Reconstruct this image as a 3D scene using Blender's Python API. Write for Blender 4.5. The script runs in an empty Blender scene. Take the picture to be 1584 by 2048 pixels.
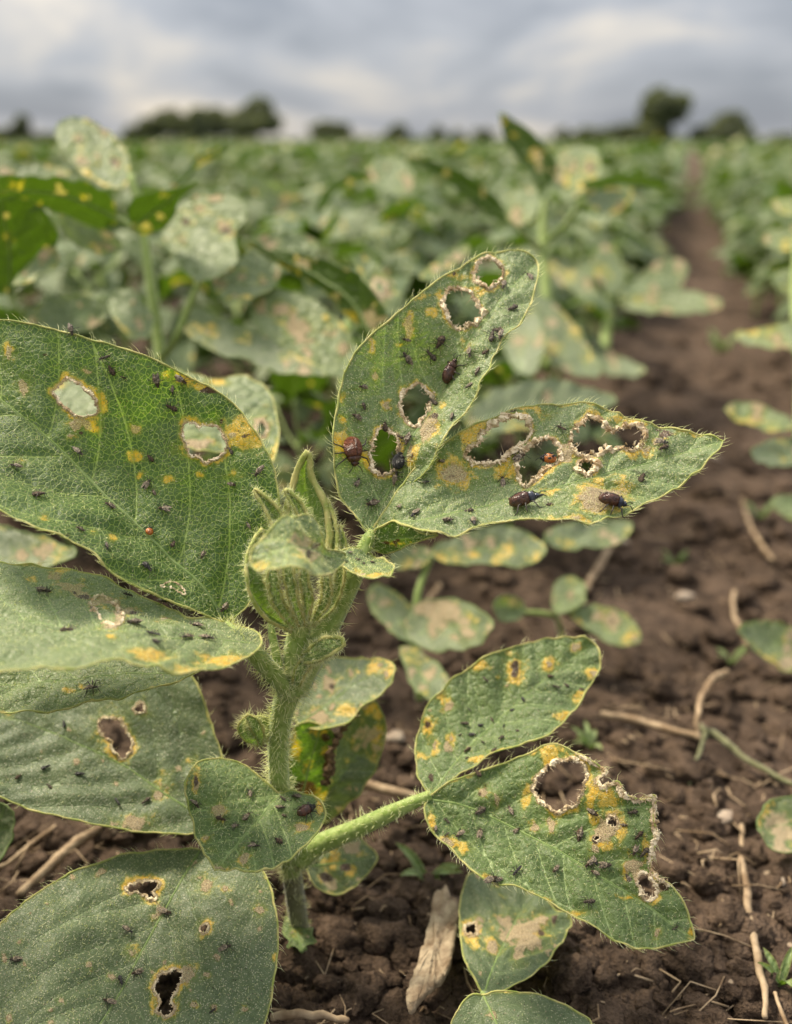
import bpy, math, random
import numpy as np
from mathutils import Vector, Matrix
from mathutils.geometry import delaunay_2d_cdt

random.seed(7)
RNG = np.random.default_rng(7)
scene = bpy.context.scene
COL = scene.collection
R = math.radians

# ------------------------------------------------------------------ camera
F = 2196.0                      # focal length in photo pixels (frame 1584 x 2048)
CAM_H, PITCH = 0.27, R(18.6)
SP, CP = math.sin(PITCH), math.cos(PITCH)
FOCUS = 0.331
cam = bpy.data.cameras.new('camera')
cam_o = bpy.data.objects.new('camera', cam)
COL.objects.link(cam_o)
cam_o.location = (0, 0, CAM_H)
cam_o.rotation_euler = (math.pi / 2 - PITCH, 0, 0)
cam.sensor_fit = 'VERTICAL'
cam.sensor_height = 36
cam.lens = 36 * F / 2048
cam.clip_start, cam.clip_end = 0.01, 6000
cam.dof.use_dof = True
cam.dof.focus_distance = FOCUS
cam.dof.aperture_fstop = 7.2
scene.camera = cam_o

# ------------------------------------------------------------------ world and sun
world = bpy.data.worlds.new('World')
scene.world = world
world.use_nodes = True
SUN_EL, SUN_AZ = R(54), R(-52)          # azimuth measured from +Y towards +X
nt = world.node_tree
nt.nodes.clear()


def wn(t, **k):
    n = nt.nodes.new(t)
    for a, b in k.items():
        setattr(n, a, b)
    return n


def wl(a, b):
    nt.links.new(a, b)


def wmath(op, a, b=None, c=None):
    n = wn('ShaderNodeMath', operation=op)
    for i, v in enumerate((a, b, c)):
        if v is None:
            continue
        if isinstance(v, (int, float)):
            n.inputs[i].default_value = v
        else:
            wl(v, n.inputs[i])
    return n.outputs[0]


tc = wn('ShaderNodeTexCoord')
sep = wn('ShaderNodeSeparateXYZ'); wl(tc.outputs['Generated'], sep.inputs[0])
zc = wmath('MAXIMUM', sep.outputs[2], 0.0)
den = wmath('ADD', zc, 0.20)
cx = wmath('DIVIDE', sep.outputs[0], den)
cy = wmath('DIVIDE', sep.outputs[1], den)
comb = wn('ShaderNodeCombineXYZ'); wl(cx, comb.inputs[0]); wl(cy, comb.inputs[1])
n1 = wn('ShaderNodeTexNoise'); n1.inputs['Scale'].default_value = 1.25; n1.inputs['Detail'].default_value = 6
n1.inputs['Roughness'].default_value = 0.52; n1.inputs['Distortion'].default_value = 0.35
mp = wn('ShaderNodeMapping'); mp.inputs['Location'].default_value = (3.4, 1.9, 0.7); mp.inputs['Scale'].default_value = (1.0, 0.75, 1)
mp.inputs['Rotation'].default_value = (0, 0, R(14))
wl(comb.outputs[0], mp.inputs[0]); wl(mp.outputs[0], n1.inputs['Vector'])
rp = wn('ShaderNodeValToRGB')
rp.color_ramp.elements[0].position = 0.36; rp.color_ramp.elements[0].color = (0.205, 0.22, 0.25, 1)
rp.color_ramp.elements[1].position = 0.66; rp.color_ramp.elements[1].color = (0.58, 0.52, 0.435, 1)
e = rp.color_ramp.elements.new(0.48); e.color = (0.305, 0.315, 0.340, 1)
wl(n1.outputs[0], rp.inputs[0])
# an overcast sky is about three times as bright overhead as at the horizon
grad = wmath('MULTIPLY_ADD', zc, 2.5 * 0.323, 0.323)
sky = wn('ShaderNodeTexSky', sky_type='NISHITA')
sky.sun_disc = False
sky.sun_elevation = SUN_EL
sky.sun_rotation = SUN_AZ
bg1 = wn('ShaderNodeBackground'); wl(sky.outputs[0], bg1.inputs[0]); bg1.inputs[1].default_value = 0.05
bg2 = wn('ShaderNodeBackground'); wl(rp.outputs[0], bg2.inputs[0]); wl(grad, bg2.inputs[1])
mixw = wn('ShaderNodeMixShader'); mixw.inputs[0].default_value = 0.95
wl(bg1.outputs[0], mixw.inputs[1]); wl(bg2.outputs[0], mixw.inputs[2])
wo = wn('ShaderNodeOutputWorld'); wl(mixw.outputs[0], wo.inputs[0])

sun = bpy.data.lights.new('sun', 'SUN')
sun.energy = 1.5
sun.angle = R(12)
sun.color = (1.0, 0.89, 0.71)
sun_o = bpy.data.objects.new('sun', sun)
COL.objects.link(sun_o)
sd = Vector((math.sin(SUN_AZ) * math.cos(SUN_EL), math.cos(SUN_AZ) * math.cos(SUN_EL), math.sin(SUN_EL)))
sun_o.rotation_euler = sd.to_track_quat('Z', 'Y').to_euler()

scene.view_settings.view_transform = 'Standard'
scene.view_settings.look = 'None'
scene.view_settings.exposure = 2.1
scene.view_settings.gamma = 1.0
scene.view_settings.use_curve_mapping = False
scene.render.engine = 'CYCLES'
scene.cycles.use_denoising = True
scene.cycles.max_bounces = 6
scene.cycles.transparent_max_bounces = 4
scene.cycles.caustics_reflective = False
scene.cycles.caustics_refractive = False


# ------------------------------------------------------------------ helpers
def at(px, py, z):
    """point seen at photo pixel (px, py) at depth z along the view axis"""
    px, py, z = np.asarray(px, float), np.asarray(py, float), np.asarray(z, float)
    a, b = (px - 792) / F, (1024 - py) / F
    return np.stack([z * a, z * (CP + SP * b), CAM_H + z * (-SP + CP * b)], -1)


def zground(py):
    """depth at which the view ray of row py meets the soil"""
    d = SP - CP * (1024 - np.asarray(py, float)) / F
    return np.where(d > 1e-3, CAM_H / np.maximum(d, 1e-3), 1e3)


def gat(px, py, h=0.0):
    d = SP - CP * (1024 - py) / F
    return at(px, py, (CAM_H - h) / d)


def _hash(ix, iy, s):
    n = (ix.astype(np.int64) * 374761393 + iy.astype(np.int64) * 668265263 + s * 974711) & 0x7fffffff
    n = ((n ^ (n >> 13)) * 1274126177) & 0x7fffffff
    return ((n ^ (n >> 16)) & 0xffff) / 65535.0


def vn(x, y, s=0):
    x, y = np.asarray(x, float), np.asarray(y, float)
    ix, iy = np.floor(x), np.floor(y)
    fx, fy = x - ix, y - iy
    fx, fy = fx * fx * (3 - 2 * fx), fy * fy * (3 - 2 * fy)
    a, b = _hash(ix, iy, s), _hash(ix + 1, iy, s)
    c, d = _hash(ix, iy + 1, s), _hash(ix + 1, iy + 1, s)
    return (a * (1 - fx) + b * fx) * (1 - fy) + (c * (1 - fx) + d * fx) * fy


def fbm(x, y, s=0, o=4):
    t, a, n = 0, 0.5, 0
    for i in range(o):
        t = t + a * vn(np.asarray(x) * 2 ** i + 17.3 * i, np.asarray(y) * 2 ** i - 9.1 * i, s + i)
        n += a
        a *= 0.5
    return t / n


def cr(pts, step, closed=True):
    """Catmull-Rom through the points, resampled about every step"""
    P = np.array([(p[0], p[1]) for p in pts], float)
    n = len(P)
    out = []
    for i in range(n if closed else n - 1):
        g = (lambda k: P[k % n]) if closed else (lambda k: P[min(max(k, 0), n - 1)])
        p0, p1, p2, p3 = g(i - 1), g(i), g(i + 1), g(i + 2)
        t = np.linspace(0, 1, 16, endpoint=False)[:, None]
        out.append(0.5 * (2 * p1 + (p2 - p0) * t + (2 * p0 - 5 * p1 + 4 * p2 - p3) * t ** 2 + (3 * p1 - p0 - 3 * p2 + p3) * t ** 3))
    C = np.concatenate(out + [P[:1] if closed else P[-1:]])
    d = np.r_[0, np.cumsum(np.linalg.norm(np.diff(C, axis=0), axis=1))]
    k = max(6, int(d[-1] / step))
    s = np.linspace(0, d[-1], k + 1)
    Q = np.stack([np.interp(s, d, C[:, 0]), np.interp(s, d, C[:, 1])], 1)
    return Q[:-1] if closed else Q


def inside(P, poly):
    x, y = P[:, 0], P[:, 1]
    r = np.zeros(len(P), bool)
    a, b = poly, np.roll(poly, -1, 0)
    for (x1, y1), (x2, y2) in zip(a, b):
        if y1 == y2:
            continue
        c = ((y1 > y) != (y2 > y)) & (x < (x2 - x1) * (y - y1) / (y2 - y1) + x1)
        r ^= c
    return r


def seg_dist(P, A, B):
    """distance of the points P (n,d) to the segments A-B (m,d); the least one"""
    best = np.full(len(P), 1e9)
    for a, b in zip(A, B):
        d = b - a
        L = max(float(d @ d), 1e-18)
        t = np.clip(((P - a) @ d) / L, 0, 1)
        q = a + t[:, None] * d
        best = np.minimum(best, ((P - q) ** 2).sum(1))
    return np.sqrt(best)


def poly_dist(P, Q, closed=False):
    return seg_dist(P, Q, np.roll(Q, -1, 0)) if closed else seg_dist(P, Q[:-1], Q[1:])


def norm(v):
    v = np.asarray(v, float)
    return v / np.maximum(np.linalg.norm(v, axis=-1, keepdims=True), 1e-12)


def link(name, me, mat=None, parent=None):
    o = bpy.data.objects.new(name, me)
    COL.objects.link(o)
    if mat is not None and me is not None and not me.materials:
        me.materials.append(mat)
    if parent is not None:
        o.parent = parent
    return o


def mesh(name, V, Fc, attrs=None, smooth=True):
    me = bpy.data.meshes.new(name)
    V = np.asarray(V, float)
    me.from_pydata(V.tolist(), [], Fc if isinstance(Fc, list) else Fc.tolist())
    if smooth:
        me.polygons.foreach_set('use_smooth', np.ones(len(me.polygons), bool))
    for k, a in (attrs or {}).items():
        a = np.asarray(a, float)
        if a.ndim == 2:
            t = me.attributes.new(k, 'FLOAT_VECTOR', 'POINT')
            t.data.foreach_set('vector', a.ravel())
        else:
            t = me.attributes.new(k, 'FLOAT', 'POINT')
            t.data.foreach_set('value', a)
    me.update()
    return me


def tag(o, label=None, cat=None, group=None, kind=None):
    for k, v in (('label', label), ('category', cat), ('group', group), ('kind', kind)):
        if v:
            o[k] = v
    return o


def empty(name, loc=(0, 0, 0), **k):
    o = bpy.data.objects.new(name, None)
    o.empty_display_size = 0.01
    COL.objects.link(o)
    o.location = loc
    return tag(o, **k)


def keep(o, parent):
    """parent an object that was built in world space"""
    o.parent = parent
    o.matrix_parent_inverse = Matrix.Translation(-Vector(parent.location))
    return o


class Bag:
    """collects geometry that ends as one mesh"""
    def __init__(self):
        self.v, self.f, self.n = [], [], 0

    def add(self, V, Fc):
        V = np.asarray(V, float)
        self.v.append(V)
        self.f += [[i + self.n for i in f] for f in (Fc if isinstance(Fc, list) else Fc.tolist())]
        self.n += len(V)

    def mesh(self, name, smooth=True):
        return mesh(name, np.concatenate(self.v), self.f, None, smooth)


def spline3(P, n):
    P = np.asarray(P, float)
    m = len(P)
    if m == 2:
        t = np.linspace(0, 1, n)[:, None]
        return P[0] * (1 - t) + P[1] * t
    out = []
    u = np.linspace(0, m - 1, n)
    for x in u:
        i = min(int(x), m - 2)
        t = x - i
        p0, p1, p2, p3 = P[max(i - 1, 0)], P[i], P[i + 1], P[min(i + 2, m - 1)]
        out.append(0.5 * (2 * p1 + (p2 - p0) * t + (2 * p0 - 5 * p1 + 4 * p2 - p3) * t ** 2 + (3 * p1 - p0 - 3 * p2 + p3) * t ** 3))
    return np.array(out)


def frames(C):
    T = norm(np.gradient(C, axis=0))
    N = np.cross(T[0], (0.3, -0.9, 0.2))
    if np.linalg.norm(N) < 1e-3:
        N = np.cross(T[0], (1, 0, 0))
    N = norm(N)
    Ns = [N]
    for i in range(1, len(C)):
        N = N - T[i] * (N @ T[i])
        N = norm(N)
        Ns.append(N)
    Ns = np.array(Ns)
    return T, Ns, np.cross(T, Ns)


def tube(C, r, sides=8, ridge=0.0, nr=5, jit=0.0):
    C = np.asarray(C, float)
    r = np.broadcast_to(np.asarray(r, float), (len(C),))
    T, N, B = frames(C)
    a = np.linspace(0, 2 * np.pi, sides, endpoint=False)
    rr = r[:, None] * (1 + ridge * np.cos(nr * a)[None, :])
    if jit:
        rr = rr * (1 + jit * (RNG.random(rr.shape) - 0.5))
    V = C[:, None] + rr[..., None] * (np.cos(a)[None, :, None] * N[:, None] + np.sin(a)[None, :, None] * B[:, None])
    n = len(C)
    Fc = [[i * sides + j, i * sides + (j + 1) % sides, (i + 1) * sides + (j + 1) % sides, (i + 1) * sides + j]
          for i in range(n - 1) for j in range(sides)]
    Fc.append(list(range(sides))[::-1])
    Fc.append([(n - 1) * sides + j for j in range(sides)])
    return V.reshape(-1, 3), Fc


def hair_geo(P, D, L, r, bend=None):
    """thin tapering hairs from the points P along D; bend pulls the tips"""
    P, D = np.asarray(P, float), norm(D)
    n = len(P)
    L = np.broadcast_to(np.asarray(L, float), (n,))[:, None]
    r = np.broadcast_to(np.asarray(r, float), (n,))[:, None]
    bend = np.zeros_like(P) if bend is None else bend
    L = L * 1.3
    r = r * 1.35
    N = norm(np.cross(D, norm(RNG.normal(size=(n, 3)))))
    B = np.cross(D, N)
    rows = []
    for k in range(3):
        a = 2 * np.pi * k / 3
        rows.append(P - D * r + r * (math.cos(a) * N + math.sin(a) * B))
    M = P + D * L * 0.55 + bend * L * 0.22
    for k in range(3):
        a = 2 * np.pi * k / 3
        rows.append(M + 0.7 * r * (math.cos(a) * N + math.sin(a) * B))
    rows.append(P + D * L + bend * L * 0.75)
    V = np.stack(rows, 1).reshape(-1, 3)
    base = np.array([[0, 1, 4], [0, 4, 3], [1, 2, 5], [1, 5, 4], [2, 0, 3], [2, 3, 5], [3, 4, 6], [4, 5, 6], [5, 3, 6]])
    Fc = (base[None] + 7 * np.arange(n)[:, None, None]).reshape(-1, 3)
    return V, Fc


# ------------------------------------------------------------------ materials
class NB:
    """a small node builder"""
    def __init__(self, name):
        self.m = bpy.data.materials.new(name)
        self.m.use_nodes = True
        self.t = self.m.node_tree
        self.t.nodes.clear()
        self.out = self.t.nodes.new('ShaderNodeOutputMaterial')

    def n(self, t, inp=None, **k):
        d = self.t.nodes.new(t)
        for a, b in k.items():
            setattr(d, a, b)
        for a, b in (inp or {}).items():
            self.set(d.inputs[a], b)
        return d

    def set(self, s, v):
        if isinstance(v, bpy.types.NodeSocket):
            self.t.links.new(v, s)
        elif isinstance(v, (tuple, list)) and s.type == 'RGBA' and len(v) == 3:
            s.default_value = (*v, 1)
        else:
            s.default_value = v

    def math(self, op, a, b=None, c=None, clamp=False):
        d = self.n('ShaderNodeMath', operation=op, use_clamp=clamp)
        for i, v in enumerate((a, b, c)):
            if v is not None:
                self.set(d.inputs[i], v)
        return d.outputs[0]

    def attr(self, name, vec=False):
        d = self.n('ShaderNodeAttribute', attribute_name=name)
        return d.outputs['Vector'] if vec else d.outputs['Fac']

    def noise(self, vec, scale, detail=3, rough=0.55):
        return self.n('ShaderNodeTexNoise', {'Vector': vec, 'Scale': scale, 'Detail': detail, 'Roughness': rough}).outputs[0]

    def ramp(self, f, a, b, lo=0.0, hi=1.0):
        d = self.n('ShaderNodeMapRange', {0: f, 1: a, 2: b, 3: lo, 4: hi}, interpolation_type='SMOOTHSTEP')
        return d.outputs[0]

    def mix(self, f, a, b, blend='MIX'):
        d = self.n('ShaderNodeMix', data_type='RGBA', blend_type=blend)
        self.set(d.inputs[0], f)
        self.set(d.inputs[6], a)
        self.set(d.inputs[7], b)
        return d.outputs[2]

    def done(self, sh):
        self.t.links.new(sh, self.out.inputs[0])
        return self.m


def leaf_material(name, dark, mid, under, vein, retic=0.5, dust=0.5, trans=0.3, scale=1.0, flecks=True, spec=0.5, sheen=0.15, puck=0.45, vs=0.75):
    b = NB(name)
    uv = b.attr('luv', True)
    vein_mm, edge, yel, tan, brn, dst, tone = (b.attr(k) for k in ('vein', 'edge', 'yel', 'tan', 'brown', 'dust', 'tone'))
    big = b.noise(uv, 70 * scale, 3)
    med = b.noise(uv, 420 * scale, 3)
    fine = b.noise(uv, 2600 * scale, 2)
    wob = b.n('ShaderNodeVectorMath', {0: b.n('ShaderNodeTexNoise', {'Vector': uv, 'Scale': 500.0 * scale}).outputs[1], 1: (0.0007 / scale,) * 3}, operation='MULTIPLY').outputs[0]
    wuv = b.n('ShaderNodeVectorMath', {0: uv, 1: wob}, operation='ADD').outputs[0]
    v1 = b.n('ShaderNodeTexVoronoi', {'Vector': wuv, 'Scale': 600.0 * scale}, voronoi_dimensions='2D', feature='DISTANCE_TO_EDGE').outputs[0]
    v2 = b.n('ShaderNodeTexVoronoi', {'Vector': wuv, 'Scale': 1150.0 * scale}, voronoi_dimensions='2D', feature='DISTANCE_TO_EDGE').outputs[0]
    ret1 = b.ramp(v1, 0.025, 0.10, 1, 0)
    ret2 = b.ramp(v2, 0.01, 0.08, 0.5, 0)
    ret = b.math('MAXIMUM', ret1, ret2)
    lat = b.ramp(vein_mm, 0.16, 0.50, 1, 0)
    vm = b.math('MAXIMUM', lat, b.math('MULTIPLY', ret, retic), clamp=True)
    g = b.mix(b.ramp(b.math('ADD', b.math('MULTIPLY', big, 0.7), b.math('MULTIPLY', med, 0.3)), 0.32, 0.68), dark, mid)
    g = b.mix(tone, g, under)
    g = b.mix(b.math('MULTIPLY', vm, vs), g, vein)
    # grey bloom of dust and fuzz, a coat that lies on the blade
    df = b.math('MULTIPLY', b.math('MULTIPLY', b.math('MULTIPLY', dst, dust), b.math('MULTIPLY_ADD', vm, -0.85, 1.0)), b.ramp(b.math('ADD', b.math('MULTIPLY', med, 0.6), b.math('MULTIPLY', fine, 0.4)), 0.3, 0.72, 0.25, 1.0), clamp=True)
    g = b.mix(df, g, (0.37, 0.41, 0.235))
    nz = b.math('SUBTRACT', b.math('ADD', b.math('MULTIPLY', med, 0.6), b.math('MULTIPLY', fine, 0.4)), 0.5)
    low = b.math('SUBTRACT', b.noise(uv, 210 * scale, 4, 0.65), 0.5)
    ny = b.math('ADD', b.math('MULTIPLY', nz, 0.9), b.math('MULTIPLY', low, 1.5))
    gate = b.ramp(yel, 0.04, 0.25)
    jy = b.math('MULTIPLY', b.ramp(b.math('MULTIPLY_ADD', ny, b.math('MULTIPLY', gate, 1.1), yel), 0.46, 0.80), b.ramp(vein_mm, 0.1, 0.9, 0.45, 1.0))
    yc = b.mix(b.ramp(med, 0.35, 0.65), (0.78, 0.44, 0.02), (0.70, 0.50, 0.10))
    yc = b.mix(b.math('MULTIPLY', ret, 0.35), yc, (0.62, 0.5, 0.12))
    halo = b.ramp(b.math('MULTIPLY_ADD', ny, 0.5, yel), 0.12, 0.6)
    g = b.mix(b.math('MULTIPLY', halo, 0.62), g, (0.19, 0.24, 0.03))
    g = b.mix(b.math('MULTIPLY', jy, b.math('MULTIPLY_ADD', vm, -0.35, 0.95)), g, yc)
    g = b.mix(b.math('MULTIPLY', jy, b.ramp(b.math('ADD', b.math('MULTIPLY', fine, .6), b.math('MULTIPLY', low, .6)), .40, .56, 0, .8)), g, (0.24, 0.13, 0.03))
    jt = b.ramp(b.math('MULTIPLY_ADD', b.math('ADD', nz, b.math('MULTIPLY', low, 0.9)), b.ramp(tan, 0.03, 0.2), tan), 0.42, 0.62)
    tcol = b.mix(b.ramp(fine, 0.35, 0.7), (0.34, 0.235, 0.12), (0.74, 0.60, 0.38))
    g = b.mix(jt, g, tcol)
    jb = b.ramp(b.math('MULTIPLY_ADD', nz, 1.3, brn), 0.36, 0.6)
    g = b.mix(jb, g, b.mix(med, (0.035, 0.018, 0.01), (0.12, 0.06, 0.025)))
    g = b.mix(b.math('MULTIPLY', b.ramp(edge, 0.15, 0.6, 1, 0), 0.6), g, (0.34, 0.35, 0.12))
    if flecks:
        fv = b.n('ShaderNodeTexVoronoi', {'Vector': uv, 'Scale': 520.0 * scale}, voronoi_dimensions='2D', feature='F1')
        pick = b.n('ShaderNodeSeparateColor', {0: fv.outputs['Color']})
        fm = b.math('MULTIPLY', b.ramp(fv.outputs['Distance'], 0.06, 0.12, 1, 0), b.ramp(pick.outputs[0], 0.55, 0.6))
        f2 = b.n('ShaderNodeTexVoronoi', {'Vector': uv, 'Scale': 760.0 * scale}, voronoi_dimensions='2D', feature='F1')
        p2 = b.n('ShaderNodeSeparateColor', {0: f2.outputs['Color']})
        g = b.mix(b.math('MULTIPLY', b.math('MULTIPLY', b.ramp(f2.outputs['Distance'], 0.08, 0.17, 1, 0), b.ramp(p2.outputs[0], 0.70, 0.74)), b.ramp(low, -.05, .08)), g, (0.03, 0.02, 0.012))
        f3 = b.n('ShaderNodeTexVoronoi', {'Vector': uv, 'Scale': 1250.0 * scale}, voronoi_dimensions='2D', feature='F1')
        p3 = b.n('ShaderNodeSeparateColor', {0: f3.outputs['Color']})
        g = b.mix(b.math('MULTIPLY', b.math('MULTIPLY', b.ramp(f3.outputs['Distance'], 0.12, 0.24, .75, 0), b.ramp(p3.outputs[0], 0.5, 0.55)), b.ramp(b.math('MULTIPLY_ADD', low, 1.5, dst), .25, .7)), g, (0.62, 0.58, 0.42))
        g = b.mix(b.math('MULTIPLY', fm, 0.8), g, b.mix(pick.outputs[1], (0.55, 0.5, 0.36), (0.25, 0.17, 0.09)))
    geo = b.n('ShaderNodeNewGeometry')
    back = b.mix(b.math('MAXIMUM', b.math('MAXIMUM', jy, jt), jb), b.mix(b.math('MULTIPLY', vm, 0.5), under, vein), g)
    g = b.mix(geo.outputs['Backfacing'], g, back)
    v0 = b.n('ShaderNodeTexVoronoi', {'Vector': wuv, 'Scale': 270.0 * scale}, voronoi_dimensions='2D', feature='DISTANCE_TO_EDGE').outputs[0]
    h = b.math('ADD', b.math('ADD', b.math('MULTIPLY', vm, -0.5), b.ramp(v0, 0.0, 0.28, 0, puck)), b.math('ADD', b.math('MULTIPLY', med, 0.7), b.math('MULTIPLY', fine, b.math('MULTIPLY_ADD', jt, 1.4, 0.25))))
    bump = b.n('ShaderNodeBump', {'Height': h, 'Strength': 0.75, 'Distance': 0.0008 / scale})
    pr = b.n('ShaderNodeBsdfPrincipled', {'Base Color': g, 'Roughness': b.math('MULTIPLY_ADD', fine, 0.25, 0.31), 'Specular IOR Level': spec,
                                          'Sheen Weight': b.math('MULTIPLY_ADD', geo.outputs['Backfacing'], -sheen, sheen), 'Sheen Roughness': 0.45, 'Sheen Tint': (0.9, 1.0, 0.85), 'Normal': bump.outputs[0]})
    tcl = b.mix(1.0, g, (1.75, 2.05, 0.55), 'MULTIPLY')
    tr = b.n('ShaderNodeBsdfTranslucent', {'Color': tcl, 'Normal': bump.outputs[0]})
    ms = b.n('ShaderNodeMixShader', {0: trans, 1: pr.outputs[0], 2: tr.outputs[0]})
    return b.done(ms.outputs[0])


def plain(name, c1, c2, scale=400.0, rough=0.6, spec=0.3, bump=0.3, dist=0.0005, sheen=0.0, trans=0.0, obj=True):
    b = NB(name)
    tcn = b.n('ShaderNodeTexCoord').outputs['Object']
    nz = b.noise(tcn, scale, 4)
    g = b.mix(b.ramp(nz, 0.32, 0.68), c1, c2)
    bp = b.n('ShaderNodeBump', {'Height': b.noise(tcn, scale * 2.3, 3), 'Strength': bump, 'Distance': dist})
    pr = b.n('ShaderNodeBsdfPrincipled', {'Base Color': g, 'Roughness': rough, 'Specular IOR Level': spec, 'Sheen Weight': sheen, 'Normal': bp.outputs[0]})
    if not trans:
        return b.done(pr.outputs[0])
    tr = b.n('ShaderNodeBsdfTranslucent', {'Color': b.mix(1.0, g, (1.5, 1.6, 0.7), 'MULTIPLY')})
    return b.done(b.n('ShaderNodeMixShader', {0: trans, 1: pr.outputs[0], 2: tr.outputs[0]}).outputs[0])


M = {}
M['leaf_fresh'] = leaf_material('fresh_leaf', (0.026, 0.080, 0.007), (0.062, 0.140, 0.014), (0.085, 0.16, 0.022), (0.36, 0.46, 0.14), 0.9, 0.5, 0.42, puck=.3, vs=.85, sheen=.12)
M['leaf_dull'] = leaf_material('dull_leaf', (0.046, 0.100, 0.012), (0.112, 0.185, 0.034), (0.085, 0.15, 0.025), (0.27, 0.36, 0.14), 0.62, 0.60, 0.24, vs=.9)
M['leaf_grey'] = leaf_material('grey_leaf', (0.038, 0.078, 0.019), (0.086, 0.134, 0.042), (0.08, 0.14, 0.025), (0.20, 0.26, 0.12), 0.45, 0.45, 0.18, puck=.12, vs=.85)
M['leaf_pale'] = leaf_material('pale_leaf', (0.055, 0.100, 0.024), (0.125, 0.175, 0.060), (0.058, 0.100, 0.014), (0.2, 0.26, 0.13), 0.1, 0.62, 0.24, 0.5, False, 0.32, 0.12, .6)
M['leaf_young'] = leaf_material('young_leaf', (0.11, 0.19, 0.025), (0.20, 0.29, 0.06), (0.16, 0.26, 0.045), (0.30, 0.40, 0.12), 0.4, 0.35, 0.20, 1.3, False, 0.4, 0.35, .5)
M['stem'] = plain('stem_skin', (0.22, 0.32, 0.055), (0.38, 0.47, 0.15), 500, 0.55, 0.3, 0.3, 0.0004, 0.35, 0.12)
M['stem_old'] = plain('old_stem_skin', (0.13, 0.13, 0.05), (0.2, 0.2, 0.1), 300, 0.7, 0.2, 0.3, 0.0004, 0.3)
M['vein'] = plain('midrib_skin', (0.15, 0.24, 0.06), (0.24, 0.32, 0.10), 700, 0.5, 0.3, 0.2, 0.0003, 0.2, 0.15)
M['margin'] = plain('margin_skin', (0.32, 0.38, 0.08), (0.58, 0.52, 0.20), 300, 0.55, 0.3, 0.2, 0.0003, 0.2, 0.2)
M['hair'] = plain('hair', (0.70, 0.70, 0.50), (0.85, 0.83, 0.66), 300, 0.4, 0.5, 0.0, 0.001, 0.0, 0.4)
M['rim'] = plain('dry_rim', (0.40, 0.28, 0.15), (0.90, 0.78, 0.55), 330, 0.85, 0.15, 0.8, 0.0006)
M['rim_dark'] = plain('dark_dry_rim', (0.05, 0.03, 0.018), (0.20, 0.13, 0.07), 700, 0.85, 0.15, 0.8, 0.0006)


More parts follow.
